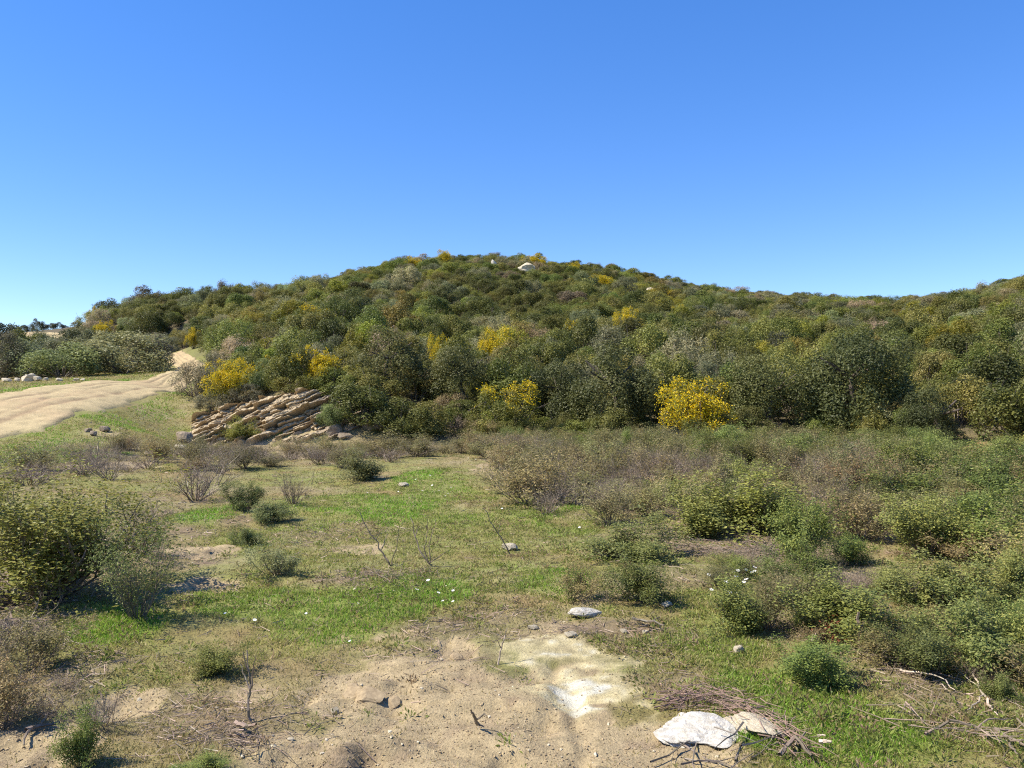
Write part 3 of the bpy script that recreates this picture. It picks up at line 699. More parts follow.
cand.sort(key=lambda t: t[1])
def hill_kind(x, y, px):
    n = fbm(np.array([x / 9]), np.array([y / 14]), 131, 3)[0]
    w = np.array([0.20, 0.32, 0.22, 0.15, 0.06, 0.05])
    if y < 42: w = np.array([0.42, 0.30, 0.20, 0.05, 0.02, 0.01])
    if px > 700 and y > 62: w = np.array([0.13, 0.27, 0.18, 0.22, 0.14, 0.06])
    if 200 < px < 380 and y < 75: w = np.array([0.15, 0.36, 0.24, 0.14, 0.03, 0.08])
    if px < 200: w = np.array([0.22, 0.25, 0.2, 0.27, 0.03, 0.03])
    w = w * np.exp(np.array([-1.6, 0.3, -0.4, 0.9, 1.6, 1.2]) * n)
    return int(rngH.choice(6, p=w / w.sum()))
def zone(px):
    for lim, t in [(195, 'left of the rock outcrop'), (330, 'above the rock outcrop'), (470, 'between outcrop and yellow-green broom'), (560, 'behind the yellow-green broom'), (660, 'just left of the brightest broom'), (740, 'behind the brightest broom'), (810, 'between brightest broom and big oak'), (910, 'behind the big dark oak')]:
        if px < lim: return t
    return 'above the brown earth scar'
def tier(y):
    return 'at the hill foot' if y < 38.5 else ('low on the hillside' if y < 47 else 'halfway up the hillside')
for k in range(74):
    px = rngH.uniform(400, 1060); f = np.interp(px, [400, 450, 550, 700, 830, 940, 1000, 1100], [33.4, 33.6, 32.6, 32.2, 30.4, 29.2, 27.8, 26.8]) + rngH.uniform(-1.3, 0.9)
    x = (px - 512) / F * f
    if (935 < px < 1005) or (650 < px < 745) or any((a - x) ** 2 + (b - f) ** 2 < 0.7 ** 2 for a, b, r in fixed): continue
    w = rngH.uniform(0.8, 1.7); k_ = int(rngH.choice(5, p=[0.25, 0.3, 0.3, 0.1, 0.05])); name, t, word = KINDS[k_]
    o = link(name, P_HILL[int(rngH.integers(8))], None, (x, f, float(zmid(x, f)) - 0.08), rngH.uniform(0, 6), (w, w, w * rngH.uniform(0.5, 0.9)), hsv_jit(t, rngH, 0.14))
    tag(o, f'low {word} shrub skirting the hill foot, ' + ('right of the big oak' if px > 910 else 'before the big oak' if px > 810 else 'right of the brightest broom' if px > 740 else 'between the two big brooms' if px > 540 else 'left of the yellow-green broom'), 'shrub', 'shrubs skirting the hill foot')
cents = {}
rest = []
nind = 0
for x, y, px in cand:
    k = hill_kind(x, y, px)
    name, t, word = KINDS[k]
    if y < 42: w = rngH.uniform(1.5, 3.0)
    elif y < 60: w = rngH.uniform(1.7, 3.1)
    else: w = 1.8 + 1.7 * rngH.random() ** 1.6
    h = w * (rngH.uniform(0.62, 1.05) if y < 60 else rngH.uniform(0.48, 0.78))
    if y < 42: h = max(h, rngH.uniform(1.0, 2.2))
    if y > 95 or (px > 760 and y > 85): h *= 0.8
    t = hsv_jit(t, rngH, 0.16)
    if nind < 300 and -20 < px < 1044:
        loose = k in (3, 4) or rngH.random() < 0.15
        me = (P_LOOSE if loose else P_HILL)[int(rngH.integers(4 if loose else 8))]
        o = link(name, me, None, (x, y, float(zmid(x, y)) - 0.1), rngH.uniform(0, 6.28), (w, w, h), t)
        size = 'large' if w > 2.7 else 'small' if w < 2.2 else 'mid-sized'
        lab = f'{size} {word} shrub {tier(y)}, {zone(px)}'
        tag(o, lab, 'shrub', 'shrubs covering the hillside')
        nind += 1
        if len(cents) < 12 and y < 60:
            cents.setdefault((loose, me.name), o)
    else:
        rest.append((x, y, float(zmid(x, y)) - 0.1, rngH.uniform(0, 6.28), w, h, k, *t))
# the rest of the hillside scrub: one mass of instances of the shrubs above
proto_objs = list(cents.values())
rest = np.array(rest)
me = bpy.data.meshes.new('hillside_scrub'); me.vertices.add(len(rest)); me.vertices.foreach_set('co', rest[:, :3].astype(np.float32).ravel())
def pattr(nm, ty, arr, key):
    a = me.attributes.new(nm, ty, 'POINT'); a.data.foreach_set(key, np.asarray(arr).ravel())
pattr('spin', 'FLOAT_VECTOR', np.stack([0 * rest[:, 3], 0 * rest[:, 3], rest[:, 3]], 1).astype(np.float32), 'vector')
pattr('size', 'FLOAT_VECTOR', np.stack([rest[:, 4], rest[:, 4], rest[:, 5]], 1).astype(np.float32), 'vector')
pattr('pick', 'INT', rngH.integers(0, len(proto_objs), len(rest)).astype(np.int32), 'value')
pattr('tint', 'FLOAT_COLOR', np.concatenate([rest[:, 7:10], np.ones((len(rest), 1))], 1).astype(np.float32), 'color')
hs = link('hillside_scrub', me); tag(hs, 'dense evergreen scrub covering the upper slopes and crest of the hill', 'scrub', None, 'stuff')
ng = bpy.data.node_groups.new('scatter_scrub', 'GeometryNodeTree')
ng.interface.new_socket('Geometry', in_out='INPUT', socket_type='NodeSocketGeometry'); ng.interface.new_socket('Geometry', in_out='OUTPUT', socket_type='NodeSocketGeometry')
gi = ng.nodes.new('NodeGroupInput'); go = ng.nodes.new('NodeGroupOutput'); iop = ng.nodes.new('GeometryNodeInstanceOnPoints'); jn = ng.nodes.new('GeometryNodeJoinGeometry')
mp = ng.nodes.new('GeometryNodeMeshToPoints')
for po in proto_objs:
    oi = ng.nodes.new('GeometryNodeObjectInfo'); oi.inputs['Object'].default_value = po; oi.inputs['As Instance'].default_value = True; oi.transform_space = 'ORIGINAL'
    ng.links.new(oi.outputs['Geometry'], jn.inputs[0])
def nattr(nm, ty):
    q = ng.nodes.new('GeometryNodeInputNamedAttribute'); q.data_type = ty; q.inputs['Name'].default_value = nm; return q.outputs['Attribute']
ng.links.new(gi.outputs[0], mp.inputs['Mesh']); ng.links.new(mp.outputs[0], iop.inputs['Points']); ng.links.new(jn.outputs[0], iop.inputs['Instance'])
iop.inputs['Pick Instance'].default_value = True
ng.links.new(nattr('pick', 'INT'), iop.inputs['Instance Index'])
e2r = ng.nodes.new('FunctionNodeEulerToRotation'); ng.links.new(nattr('spin', 'FLOAT_VECTOR'), e2r.inputs[0]); ng.links.new(e2r.outputs[0], iop.inputs['Rotation'])
ng.links.new(nattr('size', 'FLOAT_VECTOR'), iop.inputs['Scale'])
ng.links.new(iop.outputs[0], go.inputs[0])
md = hs.modifiers.new('scatter', 'NODES'); md.node_group = ng
print('hill shrubs', len(cand), 'rest', len(rest), 'protos', len(proto_objs))

# ------------------------------------------------------------------ low scrub band at the right and the thin scrub at the left
def inpoly(px, py, poly):
    c = np.zeros(len(px), bool); j = len(poly) - 1
    for i in range(len(poly)):
        xi, yi = poly[i]; xj, yj = poly[j]
        c ^= ((yi > py) != (yj > py)) & (px < (xj - xi) * (py - yi) / (yj - yi + 1e-9) + xi)
        j = i
    return c
POLY_R = [(470, 442), (490, 470), (505, 500), (560, 516), (600, 524), (680, 524), (740, 528), (800, 530), (870, 545), (930, 560), (1000, 575), (1060, 600), (1060, 470), (1000, 462), (930, 458), (860, 452), (700, 446), (560, 440)]
POLY_L = [(-20, 500), (110, 480), (165, 470), (200, 478), (260, 470), (300, 462), (330, 470), (400, 462), (470, 452), (470, 438), (300, 448), (200, 452), (120, 450), (-20, 470)]
fixed2 = [(o.location.x, o.location.y, o.scale.x * 0.38) for o in bpy.data.objects if o.parent is None and o.get('category') in ('shrub', 'plant') and o.location.y < 31]
placed = []
rngB = np.random.default_rng(31)
X = rngB.uniform(-20, 20, 60000); Y = rngB.uniform(5, 33, 60000)
ZZ = zmid(X, Y); PX, PY = topx(X, Y, ZZ)
inR = inpoly(PX, PY, POLY_R); inL = inpoly(PX, PY, POLY_L)
soilm = mask(SOIL, X, Y, 21, 0.75)
ny = 0
for x, y, px, py, r_, l_, so in zip(X, Y, PX, PY, inR, inL, soilm):
    if not (r_ or l_) or so > 0.5 or (935 < px < 1005 and py < 473): continue
    if (r_ and len(placed) > 560): continue
    sp = 0.62 if r_ else 0.95
    if any((a - x) ** 2 + (b - y) ** 2 < sp * sp for a, b in placed): continue
    if any((a - x) ** 2 + (b - y) ** 2 < r * r for a, b, r in fixed2): continue
    placed.append((x, y))
    n = fbm(np.array([x / 2.6]), np.array([y / 3.2]), 141, 3)[0]
    q = rngB.random() + 0.9 * n
    if r_: q += 0.16 if px > 720 else -0.14
    if r_ and px > 860: q += 0.2
    if l_: q -= 0.3
    side = 'right end' if px > 880 else 'behind the bright upright shrub' if px > 760 else 'before the brightest broom' if px > 640 else 'beside the clearing' if r_ else ('left of the outcrop' if px < 180 else 'below the outcrop')
    row = 'far' if y > 22 else 'middle' if y > 14 else 'near'
    band = 'low scrub' if r_ else 'thin scrub'
    G = 'low shrubs of the scrub band' if r_ else 'thin shrubs below the track and outcrop'
    w = rngB.uniform(0.8, 1.4); h = rngB.uniform(0.30, 0.85)
    if l_: h *= 0.85
    if y < 12: w *= 0.75; h *= 0.8
    if q > 0.72: plant('cistus_shrub', P_CISTUS, x, y, w, h, hsv_jit(T_CIST, rngB, 0.16), f'green leafy shrub in {row} {band}, {side}', group=G, rng=rngB)
    elif q > 0.12: plant('heath_shrub', P_HEATH, x, y, w, h, hsv_jit(T_HEATH, rngB, 0.16), f'dull olive heath shrub in {row} {band}, {side}', group=G, rng=rngB)
    else: plant('dead_shrub', P_DRY, x, y, w, h * 0.9, hsv_jit(T_GREY, rngB, 0.14), f'leafless grey shrub in {row} {band}, {side}', group=G, rng=rngB)
POLY_N = [(705, 580), (720, 560), (800, 575), (900, 585), (1040, 620), (1050, 720), (960, 700), (880, 668), (820, 650), (770, 640), (705, 605)]
POLY_W = [(-20, 640), (60, 650), (70, 700), (110, 730), (60, 745), (-20, 720)]
X = rngB.uniform(-4, 7, 9000); Y = rngB.uniform(3.6, 9.5, 9000); PX, PY = topx(X, Y, zmid(X, Y))
inN = inpoly(PX, PY, POLY_N); inW = inpoly(PX, PY, POLY_W); pl = []
for x, y, px, a_, b_ in zip(X, Y, PX, inN, inW):
    if not (a_ or b_) or any((p - x) ** 2 + (q - y) ** 2 < 0.27 ** 2 for p, q in pl) or len(pl) > 75: continue
    if any((a - x) ** 2 + (b - y) ** 2 < (r * 0.8) ** 2 for a, b, r in fixed2): continue
    pl.append((x, y)); w = rngB.uniform(0.22, 0.5); h = w * rngB.uniform(0.35, 0.8); u = rngB.random() * (0.55 if b_ else 1) + (0.45 if b_ else 0)
    wh = 'left of the bare soil' if b_ else 'at the right edge' if px > 900 else 'between the green shrubs at right' if px > 760 else 'near the white daisies'
    if u < 0.45: plant('low_shrub', P_CISTUS, x, y, w, h, hsv_jit(T_CIST, rngB, 0.16), f'knee low green shrub {wh}', group='knee low growth of the near field', rng=rngB)
    elif u < 0.75: plant('low_shrub', P_HEATH, x, y, w, h, hsv_jit(T_HEATH, rngB, 0.16), f'knee low dull olive shrub {wh}', group='knee low growth of the near field', rng=rngB)
    else: plant('dead_shrub', P_DRY, x, y, w, h, hsv_jit(T_GREY, rngB, 0.14), f'knee low tangle of dry twigs {wh}', group='knee low growth of the near field', rng=rngB)
print('band', len(placed), len(pl))

# ------------------------------------------------------------------ rock outcrop
pxs = np.array([176, 200, 232, 265, 300, 330, 365, 430]); tops = np.array([432, 414, 404, 396, 388, 392, 400, 409])
ns, ntt = 640, 260
spx = np.linspace(176, 392, ns); base_d = np.interp(spx, [176, 392], [30.4, 30.8]); top_d = base_d + 2.6
bz = np.array([zmid((p - 512) / F * d, d) for p, d in zip(spx, base_d)]) - 0.25
kz = np.array([ray(p, q)[1] for p, q in zip(spx, np.interp(spx, pxs, tops))])
tz = CAM_H + kz * top_d
tt = np.linspace(0, 1, ntt)
SX = ((spx - 512) / F * base_d)[None] * (1 - tt[:, None]) + ((spx - 512) / F * top_d)[None] * tt[:, None]
SY = base_d[None] * (1 - tt[:, None] ** 0.8) + top_d[None] * tt[:, None] ** 0.8
SZ = bz[None] * (1 - tt[:, None]) + tz[None] * tt[:, None]
a_ = math.radians(33)
al = math.cos(a_) * SX + math.sin(a_) * SZ * 1.25; q = -math.sin(a_) * SX + math.cos(a_) * SZ * 1.25
q = q + 0.14 * fbm(al / 1.5, q / 1.0, 151, 3) + 0.10 * fbm(q / 0.30, q * 0 + 3, 153, 2) + 0.03 * fbm(al / 0.25, q / 0.2, 152, 3)
th = 0.17; lay = np.floor(q / th); fr = q / th - lay
ln = 0.9 + 2.6 * _hash(lay, lay * 0 + 3, 5); ph = 7 * _hash(lay, lay * 0, 9)
seg_ = np.floor(al / ln + ph); sf = al / ln + ph - seg_
hh = 0.55 * _hash(lay, seg_, 13) + 0.45 * _hash(np.floor(lay / 3), np.floor(al / 1.9 + 5 * _hash(np.floor(lay / 3), lay * 0, 4)), 14)
sub = _hash(lay, np.floor(al / 0.33 + 3 * _hash(lay, lay * 0, 17)), 19)
jag = 1 - 0.6 * sstep(0.80, 1.0, sf)
disp = 0.02 + (0.52 * sstep(0.15, 0.95, hh) + 0.12 * sub + 0.10 * (1 - fr)) * jag - 0.10 * np.exp(-((1 - fr) / 0.12) ** 2) + 0.13 * fbm(al / 0.55, q / 0.10, 155, 4) + 0.06 * fbm(al / 0.12, q / 0.10, 157, 3)
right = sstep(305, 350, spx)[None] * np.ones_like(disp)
disp = disp * (1 - 0.35 * right) + right * 0.25 * fbm(SX / 0.7, SZ / 0.5, 158, 4)
edge = np.minimum(np.minimum(sstep(0, 0.10, tt)[:, None], sstep(1.0, 0.86, tt)[:, None]), np.minimum(sstep(176, 196, spx), sstep(392, 368, spx))[None])
disp = disp * edge - 0.35 * (1 - edge)
OX = SX; OY = SY - disp * 0.86; OZ = SZ + disp * 0.5
oc = np.repeat(np.array((0.46, 0.355, 0.22))[None], OX.size, 0)
hf = hh.ravel()
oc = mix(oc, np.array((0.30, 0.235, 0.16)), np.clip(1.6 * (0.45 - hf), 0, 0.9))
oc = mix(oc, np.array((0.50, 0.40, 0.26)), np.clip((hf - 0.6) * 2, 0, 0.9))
oc = mix(oc, np.array((0.17, 0.13, 0.10)), np.clip((fr.ravel() - 0.88) * 6, 0, 0.5))  # crevice shadow between the layers, painted into the colour
oc = mix(oc, np.array((0.20, 0.155, 0.13)), right.ravel() * np.clip(0.75 + 0.5 * fbm(SX / 0.8, SZ / 0.8, 159, 3).ravel(), 0, 1))  # right part coloured darker, standing in for the shade under the shrubs
oc *= 0.96
idx = np.arange(OX.size).reshape(OX.shape)
quads = np.stack([idx[:-1, :-1], idx[:-1, 1:], idx[1:, 1:], idx[1:, :-1]], -1).reshape(-1, 4)
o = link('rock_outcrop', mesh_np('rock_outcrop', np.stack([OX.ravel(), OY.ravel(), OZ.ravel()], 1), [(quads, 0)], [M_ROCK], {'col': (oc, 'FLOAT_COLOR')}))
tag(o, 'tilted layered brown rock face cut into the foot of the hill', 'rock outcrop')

# ------------------------------------------------------------------ stones
def rock_mesh(seed, mat, rough=0.28, sub=3, cuts=9):
    import bmesh
    bm = bmesh.new(); bmesh.ops.create_icosphere(bm, subdivisions=sub, radius=0.5)
    rng = np.random.default_rng(seed)
    V = np.array([v.co[:] for v in bm.verts])
    for _ in range(cuts):
        nn = unit(rng.normal(size=3)); dd = rng.uniform(0.26, 0.42); s = V @ nn
        V = V - np.clip(s - dd, 0, 1)[:, None] * nn
    V *= (1 + rough * fbm(V[:, 0] * 3 + seed + V[:, 2] * 2, V[:, 1] * 3 - V[:, 2] * 3, seed, 4))[:, None]
    for v, c in zip(bm.verts, V): v.co = c
    me = bpy.data.meshes.new('stone'); bm.to_mesh(me); bm.free(); me.materials.append(mat)
    for p in me.polygons: p.use_smooth = False
    return me
RM = {m.name: [rock_mesh(s, m) for s in (1, 2, 3, 4)] for m in (M_PALE, M_WHITE, M_GREYROCK)}
def stone(px, base, wpx, hpx, mat, label, name='stone', group=None, d=None, deep=0.8, sink=0.22):
    x, y, z = hit(px, base) if d is None else at(px, d)
    w = wpx * y / F; h = hpx * y / F / (1 - sink)
    z = float(zfine(x, y))
    o = link(name, RM[mat.name][random.randrange(4)], None, (x, y + (w * deep * 0.3 if d is None else 0), z + h * (0.5 - sink)), random.uniform(-0.5, 0.5), (w, w * deep, h))
    o.rotation_euler[1] = random.uniform(-0.12, 0.12)
    return tag(o, label, 'rock' if wpx * y / F > 0.4 else 'stone', group)
stone(587, 617, 38, 9, M_WHITE, 'flat white stone below the browned shrub, in the middle of the field', deep=0.6)
stone(533, 630, 13, 5, M_PALE, 'small cream stone left of the flat white one', deep=0.7)
stone(572, 638, 15, 6, M_PALE, 'small cream stone on the soil just below the flat white one', deep=0.7)
stone(624, 633, 9, 5, M_PALE, 'tiny pale stone right of the small cream one, below the flat white one', deep=0.7)
stone(645, 634, 8, 4, M_PALE, 'tiny pale stone on grass beside a dark twig', deep=0.7)
stone(509, 551, 18, 8, M_PALE, 'cream stone in the middle of the green clearing')
stone(404, 487, 12, 5, M_PALE, 'small pale stone at the back of the bright green grass')
stone(668, 608, 13, 6, M_PALE, 'pale stone at the right foot of the dark green shrub above the white stone')
stone(738, 654, 12, 8, M_PALE, 'cream stone in the grass right below the leafy shrub by the daisies')
stone(702, 746, 96, 16, M_WHITE, 'big white rock surrounded by brushwood at the bottom of the field', name='white_rock', deep=1.5, sink=0.76)
_wr = bpy.data.objects['white_rock']; _wr.data = rock_mesh(61, M_WHITE, 0.55, 5, 2); _wr.scale.x *= 0.78; _wr.scale.y *= 0.5; _wr.scale.z = 0.09; _wr.location.z = float(zfine(_wr.location.x, _wr.location.y)) + 0.004
stone(757, 738, 48, 16, M_PALE, 'yellowish cream rock poking from brushwood right of the big white one', name='white_rock', deep=1.3, sink=0.7)
_wr = bpy.data.objects['white_rock.001']; _wr.data = rock_mesh(62, M_PALE, 0.5, 5, 2); _wr.scale.x *= 0.85; _wr.scale.z = 0.08; _wr.location.z = float(zfine(_wr.location.x, _wr.location.y)) + 0.015
stone(335, 708, 10, 8, M_PALE, 'pale chip of stone beside the split soil slabs')
for k, (px, b, w, h) in enumerate([(368, 700, 30, 13), (352, 694, 24, 11), (388, 697, 20, 10), (455, 655, 14, 10)]):
    lab = ['tilted slab of crusted soil, largest of three', 'tilted slab of crusted soil, upper left of three', 'tilted slab of crusted soil, right of three', 'lone lump of crusted soil above the bare patch'][k]
    o = stone(px, b, w, h * 0.55, M_PALE, lab, name='soil_slab', deep=1.1, sink=0.35); o.data = rock_mesh(40 + k, M_CLOD, 0.35, 4); o.rotation_euler = (0.15, -0.25, 0.6)
RS = [(6, 388, 12, 5), (17, 386, 8, 5), (27, 385, 16, 9), (24, 381, 8, 8), (37, 385, 9, 6), (45, 385, 7, 4), (60, 382, 8, 3), (75, 381, 9, 3), (83, 381, 6, 3), (-8, 390, 9, 4)]
for k, (px, b, w, h) in enumerate(RS[:9]):
    lab = ['cream roadside stone cut by the left edge', 'small cream stone second from the left edge of the track row', 'largest cream boulder of the roadside stone row', 'cream stone lying behind the largest roadside boulder', 'cream stone just right of the largest roadside boulder', 'smallest stone right of the roadside boulder group'][k] if k < 6 else 'little pale stone in the verge beyond the roadside boulder group'
    stone(px, b, w, h, M_PALE, lab, name='roadside_stone', group='stones lining the track' if k >= 6 else None, d=38.5 - k * 0.05 + (0.5 if k == 3 else 0))
stone(23, 352, 12, 8, M_WHITE, 'white boulder on the green bank at the far left', name='boulder', d=62)
_b = stone(527, 279, 16, 7, M_PALE, 'large pale rock just below the summit', name='boulder', d=100); _b.data = rock_mesh(63, M_PALE, 0.45, 4, 4); _b.location.z += 1.0
stone(494, 268, 6, 7, M_WHITE, 'small white rock near the summit', name='boulder', d=106).location.z += 0.6
stone(89, 330, 12, 8, M_PALE, 'pinkish rock at the left end of the hill crest', name='boulder', d=82).location.z += 0.6
stone(652, 292, 14, 6, M_PALE, 'pale rock on the right shoulder near the wide broom', name='boulder', d=96).location.z += 0.4
stone(184, 443, 22, 15, M_GREYROCK, 'dark grey block at the left foot of the rock outcrop', name='boulder', d=29.6)
for k, (px, b, w, h) in enumerate([(162, 452, 24, 6), (150, 455, 14, 5), (178, 449, 16, 5), (205, 442, 18, 6), (222, 441, 14, 5)]):
    lab = ['flat cream rubble left of the dark grey block', 'leftmost cream rubble stone before the outcrop', 'cream rubble stone right below the dark grey block', 'rubble stone right of the dark grey block', 'rubble stone at the foot of the yellowish shrub'][k]
    stone(px, b, w, h, M_PALE, lab, name='rubble_stone')
for k, (px, b, w, h) in enumerate([(330, 436, 22, 14), (372, 432, 26, 14), (395, 436, 20, 10), (345, 440, 18, 8)]):
    lab = ['brown boulder under the small green shrub on the outcrop', 'brown boulder under the overhanging oak', 'rightmost brown boulder at the rock face', 'low brown boulder in front of the rock face'][k]
    o = stone(px, b, w, h, M_GREYROCK, lab, name='boulder')
for k, (px, b, w, h) in enumerate([(92, 436, 10, 6), (103, 432, 12, 7), (86, 432, 9, 5)]):
    stone(px, b, w, h, M_GREYROCK, ['brown clod on the eroded bank below the track', 'largest brown clod on the eroded bank below the track', 'highest brown clod on the eroded bank below the track'][k], name='clod')
stone(826, 449, 8, 4, M_PALE, 'small pale stone in front of the big dark oak')

# ------------------------------------------------------------------ bare saplings, sticks, brushwood
def poly_stick(name, pts_list, r, mat, label, cat, seed=1, origin=None, sides=5):
    """pts_list: polylines in world metres"""
    rng = np.random.default_rng(seed); s = []
    ox = np.array(origin if origin is not None else pts_list[0][0])
    for li, pts in enumerate(pts_list):
        pts = [np.array(p) for p in pts]; ra = r if li == 0 else r * 0.6
        fine = [pts[0]]
        for a, b in zip(pts[:-1], pts[1:]):
            for t in (0.33, 0.66, 1.0): fine.append(a + (b - a) * t + (rng.normal(size=3) * np.linalg.norm(b - a) * 0.035 if t < 1 else 0))
        for i, (a, b) in enumerate(zip(fine[:-1], fine[1:])):
            s.append((*(a - ox), *(b - ox), ra * (1 - 0.7 * i / len(fine)), ra * (1 - 0.7 * (i + 1) / len(fine))))
    V, Fq, va = tubes(np.array(s), rng, sides)
    o = link(name, mesh_np(name, V, [(Fq, 0)], [mat], {'var': (va, 'FLOAT')}), None, tuple(ox))
    return tag(o, label, cat)
def wp(px, py, d, dd=0.0):
    kx, kz = ray(px, py); return np.array((kx * (d + dd), d + dd, CAM_H + kz * (d + dd)))
def sap(name, base, lines, r, mat, label, seed):
    x, y, z = hit(*base)
    poly_stick(name, [[wp(px, py, y, k * 0.02 * ((seed + li) % 5 - 2)) for k, (px, py) in enumerate(ln)] for li, ln in enumerate(lines)], r, mat, label, 'sapling', seed)
sap('bare_sapling', (390, 566), [[(390, 566), (383, 553), (373, 537), (363, 521)], [(381, 550), (385, 540), (388, 534)], [(376, 541), (380, 532)], [(392, 566), (397, 548), (399, 528)], [(363, 521), (360, 512)]], 0.010, M_TWIG, 'dark bare sapling leaning left in the clearing', 3)
sap('bare_sapling', (430, 566), [[(430, 565), (421, 553), (415, 537), (410, 517)], [(430, 565), (424, 548), (428, 530), (427, 517)], [(430, 565), (429, 545), (434, 528), (436, 518)], [(428, 563), (440, 556), (446, 552)], [(415, 537), (419, 526)]], 0.009, M_DRY, 'three stemmed bare sapling right of the leaning one', 4)
sap('bare_sapling', (512, 556), [[(511, 556), (504, 543), (494, 527), (483, 508)], [(511, 554), (495, 562), (480, 569), (463, 572)], [(498, 534), (500, 524)]], 0.008, M_TWIG, 'thin bent bare twig beside the cream stone', 6)
sap('dark_sapling', (251, 722), [[(251, 722), (248, 704), (250, 690), (249, 672), (247, 650)], [(250, 690), (245, 676), (240, 664)], [(250, 690), (254, 668), (256, 655)], [(249, 672), (243, 652)], [(251, 722), (256, 732), (259, 740)]], 0.008, M_TWIG, 'dark crooked bare sapling standing on the bare soil', 8)
sap('dry_stalk', (498, 666), [[(498, 666), (500, 652), (504, 640), (507, 628)], [(501, 648), (497, 640)]], 0.006, M_DRY, 'single thin dry stalk at the top of the bare soil', 9)
sap('dry_stalk', (478, 724), [[(478, 724), (474, 716), (471, 710)], [(476, 720), (484, 714), (487, 716)], [(478, 724), (484, 727)]], 0.010, M_TWIG, 'short dark broken twig lying on the sandy soil', 10)
sap('grey_stick', (861, 652), [[(861, 652), (860, 634), (859, 612)], [(860, 630), (864, 622)]], 0.020, M_DRY, 'upright grey stick standing inside the wide green shrub', 11)
sap('grey_stick', (812, 648), [[(812, 646), (813, 634)], [(813, 640), (816, 633)]], 0.012, M_DRY, 'short upright stick beside the rusty leaves', 12)
sap('dead_branch', (823, 535), [[(823, 540), (828, 528), (834, 518)], [(826, 532), (820, 522), (814, 508)], [(828, 528), (829, 514)]], 0.014, M_PALE_TWIG, 'pale forked dead stem in the dark leafless shrub', 13)

def lying(name, pix, r, mat, label, seed, cat='branch', lift=0.03):
    ls = []
    for ln in pix:
        q = []
        for k, (px, py) in enumerate(ln):
            x, y, z = hit(px, py); q.append((x, y, float(zfine(x, y)) + lift + 0.02 * ((k * seed) % 3)))
        ls.append(q)
    poly_stick(name, ls, r, mat, label, cat, seed)
lying('dead_branch', [[(992, 712), (982, 698), (975, 684), (972, 678)], [(984, 700), (976, 708), (966, 716)], [(980, 692), (970, 686), (962, 680)], [(992, 712), (998, 720)]], 0.008, M_PALE_TWIG, 'pale forked dead branch below the dense pale shrub', 21)
lying('dead_branch', [[(900, 676), (920, 680), (940, 688), (955, 694)], [(920, 680), (930, 674)], [(940, 688), (948, 698)]], 0.006, M_PALE_TWIG, 'thin pale dead branch left of the forked one', 22)
lying('dead_branch', [[(925, 742), (950, 736), (975, 738), (1005, 748), (1030, 755)], [(975, 738), (995, 732), (1012, 728)], [(975, 738), (990, 746), (1000, 754)]], 0.008, M_DRY, 'long grey brown branch lying in the grass, bottom right', 23)
lying('dead_branch', [[(995, 735), (1010, 745), (1026, 752)], [(995, 735), (1008, 736), (1020, 739)], [(1010, 745), (1012, 756), (1018, 762)]], 0.012, M_DRY, 'thick grey branch at the bottom right corner', 24)
lying('dead_branch', [[(632, 622), (648, 628), (664, 636)], [(648, 628), (640, 634)], [(650, 626), (660, 624)]], 0.012, M_TWIG, 'dark dead twig lying right of the tiny pale stones', 25)
lying('dead_branch', [[(8, 622), (25, 632), (45, 640)], [(18, 628), (36, 626), (52, 630)], [(0, 632), (20, 640)]], 0.012, M_DRY, 'grey fallen branch at the foot of the biggest shrub', 26)
lying('dead_branch', [[(26, 735), (40, 728), (60, 724)], [(30, 734), (24, 744)], [(40, 728), (48, 718)]], 0.013, M_TWIG, 'dark forked branch on the sand, bottom left', 27)
lying('dead_branch', [[(236, 728), (246, 734), (256, 739)], [(232, 736), (244, 740)]], 0.014, M_DRY, 'grey broken branch at the foot of the dark sapling', 28)
lying('dead_branch', [[(780, 760), (795, 752), (812, 768)], [(795, 752), (806, 748)]], 0.012, M_DRY, 'bleached root end right of the brushwood heap', 29)
lying('dead_branch', [[(366, 570), (378, 578), (390, 586)], [(376, 576), (396, 574)]], 0.004, M_DRY, 'thin pale twig lying under the leaning sapling', 30)
lying('dead_branch', [[(820, 748), (832, 752)], [(818, 742), (826, 746)]], 0.012, M_PALE_TWIG, 'short pale stick in the green grass, bottom right', 31)

def brush(name, pts, cnt, label, r=0.004, ln=0.5, h=0.10, mat=M_STICK, seed=1, kind=None):
    rng = np.random.default_rng(seed); s = []
    for k in range(cnt):
        i = rng.integers(len(pts) - 1); t = rng.random()
        px = pts[i][0] * (1 - t) + pts[i + 1][0] * t + rng.normal() * pts[i][2] * 0.5; py = pts[i][1] * (1 - t) + pts[i + 1][1] * t + rng.normal() * pts[i][3] * 0.5
        x, y, z = hit(px, py); z = float(zfine(x, y)) + h * abs(rng.normal()) * 0.6
        dx, dy = (pts[i + 1][0] - pts[i][0]) * y / F, -(pts[i + 1][1] - pts[i][1]) * y * y / (CAM_H * F)
        a = math.atan2(dy, dx) + rng.normal() * (1.1 if kind else 0.5); l = ln * rng.uniform(0.4, 1.2)
        p = np.array((x, y, z)); d = np.array((math.cos(a), math.sin(a), rng.normal() * 0.12))
        p = p - d * l / 2; rr = r * rng.uniform(0.5, 1.6)
        for j in range(3):
            q_ = p + d * l / 3; q_[2] = max(q_[2], float(zfine(q_[0], q_[1])) + 0.005); s.append((*p, *q_, rr * (1 - 0.25 * j), rr * (0.75 - 0.25 * j))); p = q_; d = unit(d + rng.normal(size=3) * 0.18)
    s = np.array(s); ox = s[:, :3].mean(0); ox[2] = s[:, 2].min(); s[:, :3] -= ox; s[:, 3:6] -= ox
    V, Fq, va = tubes(s, rng, 4)
    tag(link(name, mesh_np(name, V, [(Fq, 0)], [mat], {'var': (va, 'FLOAT')}), None, tuple(ox)), label, 'brushwood', None, kind)
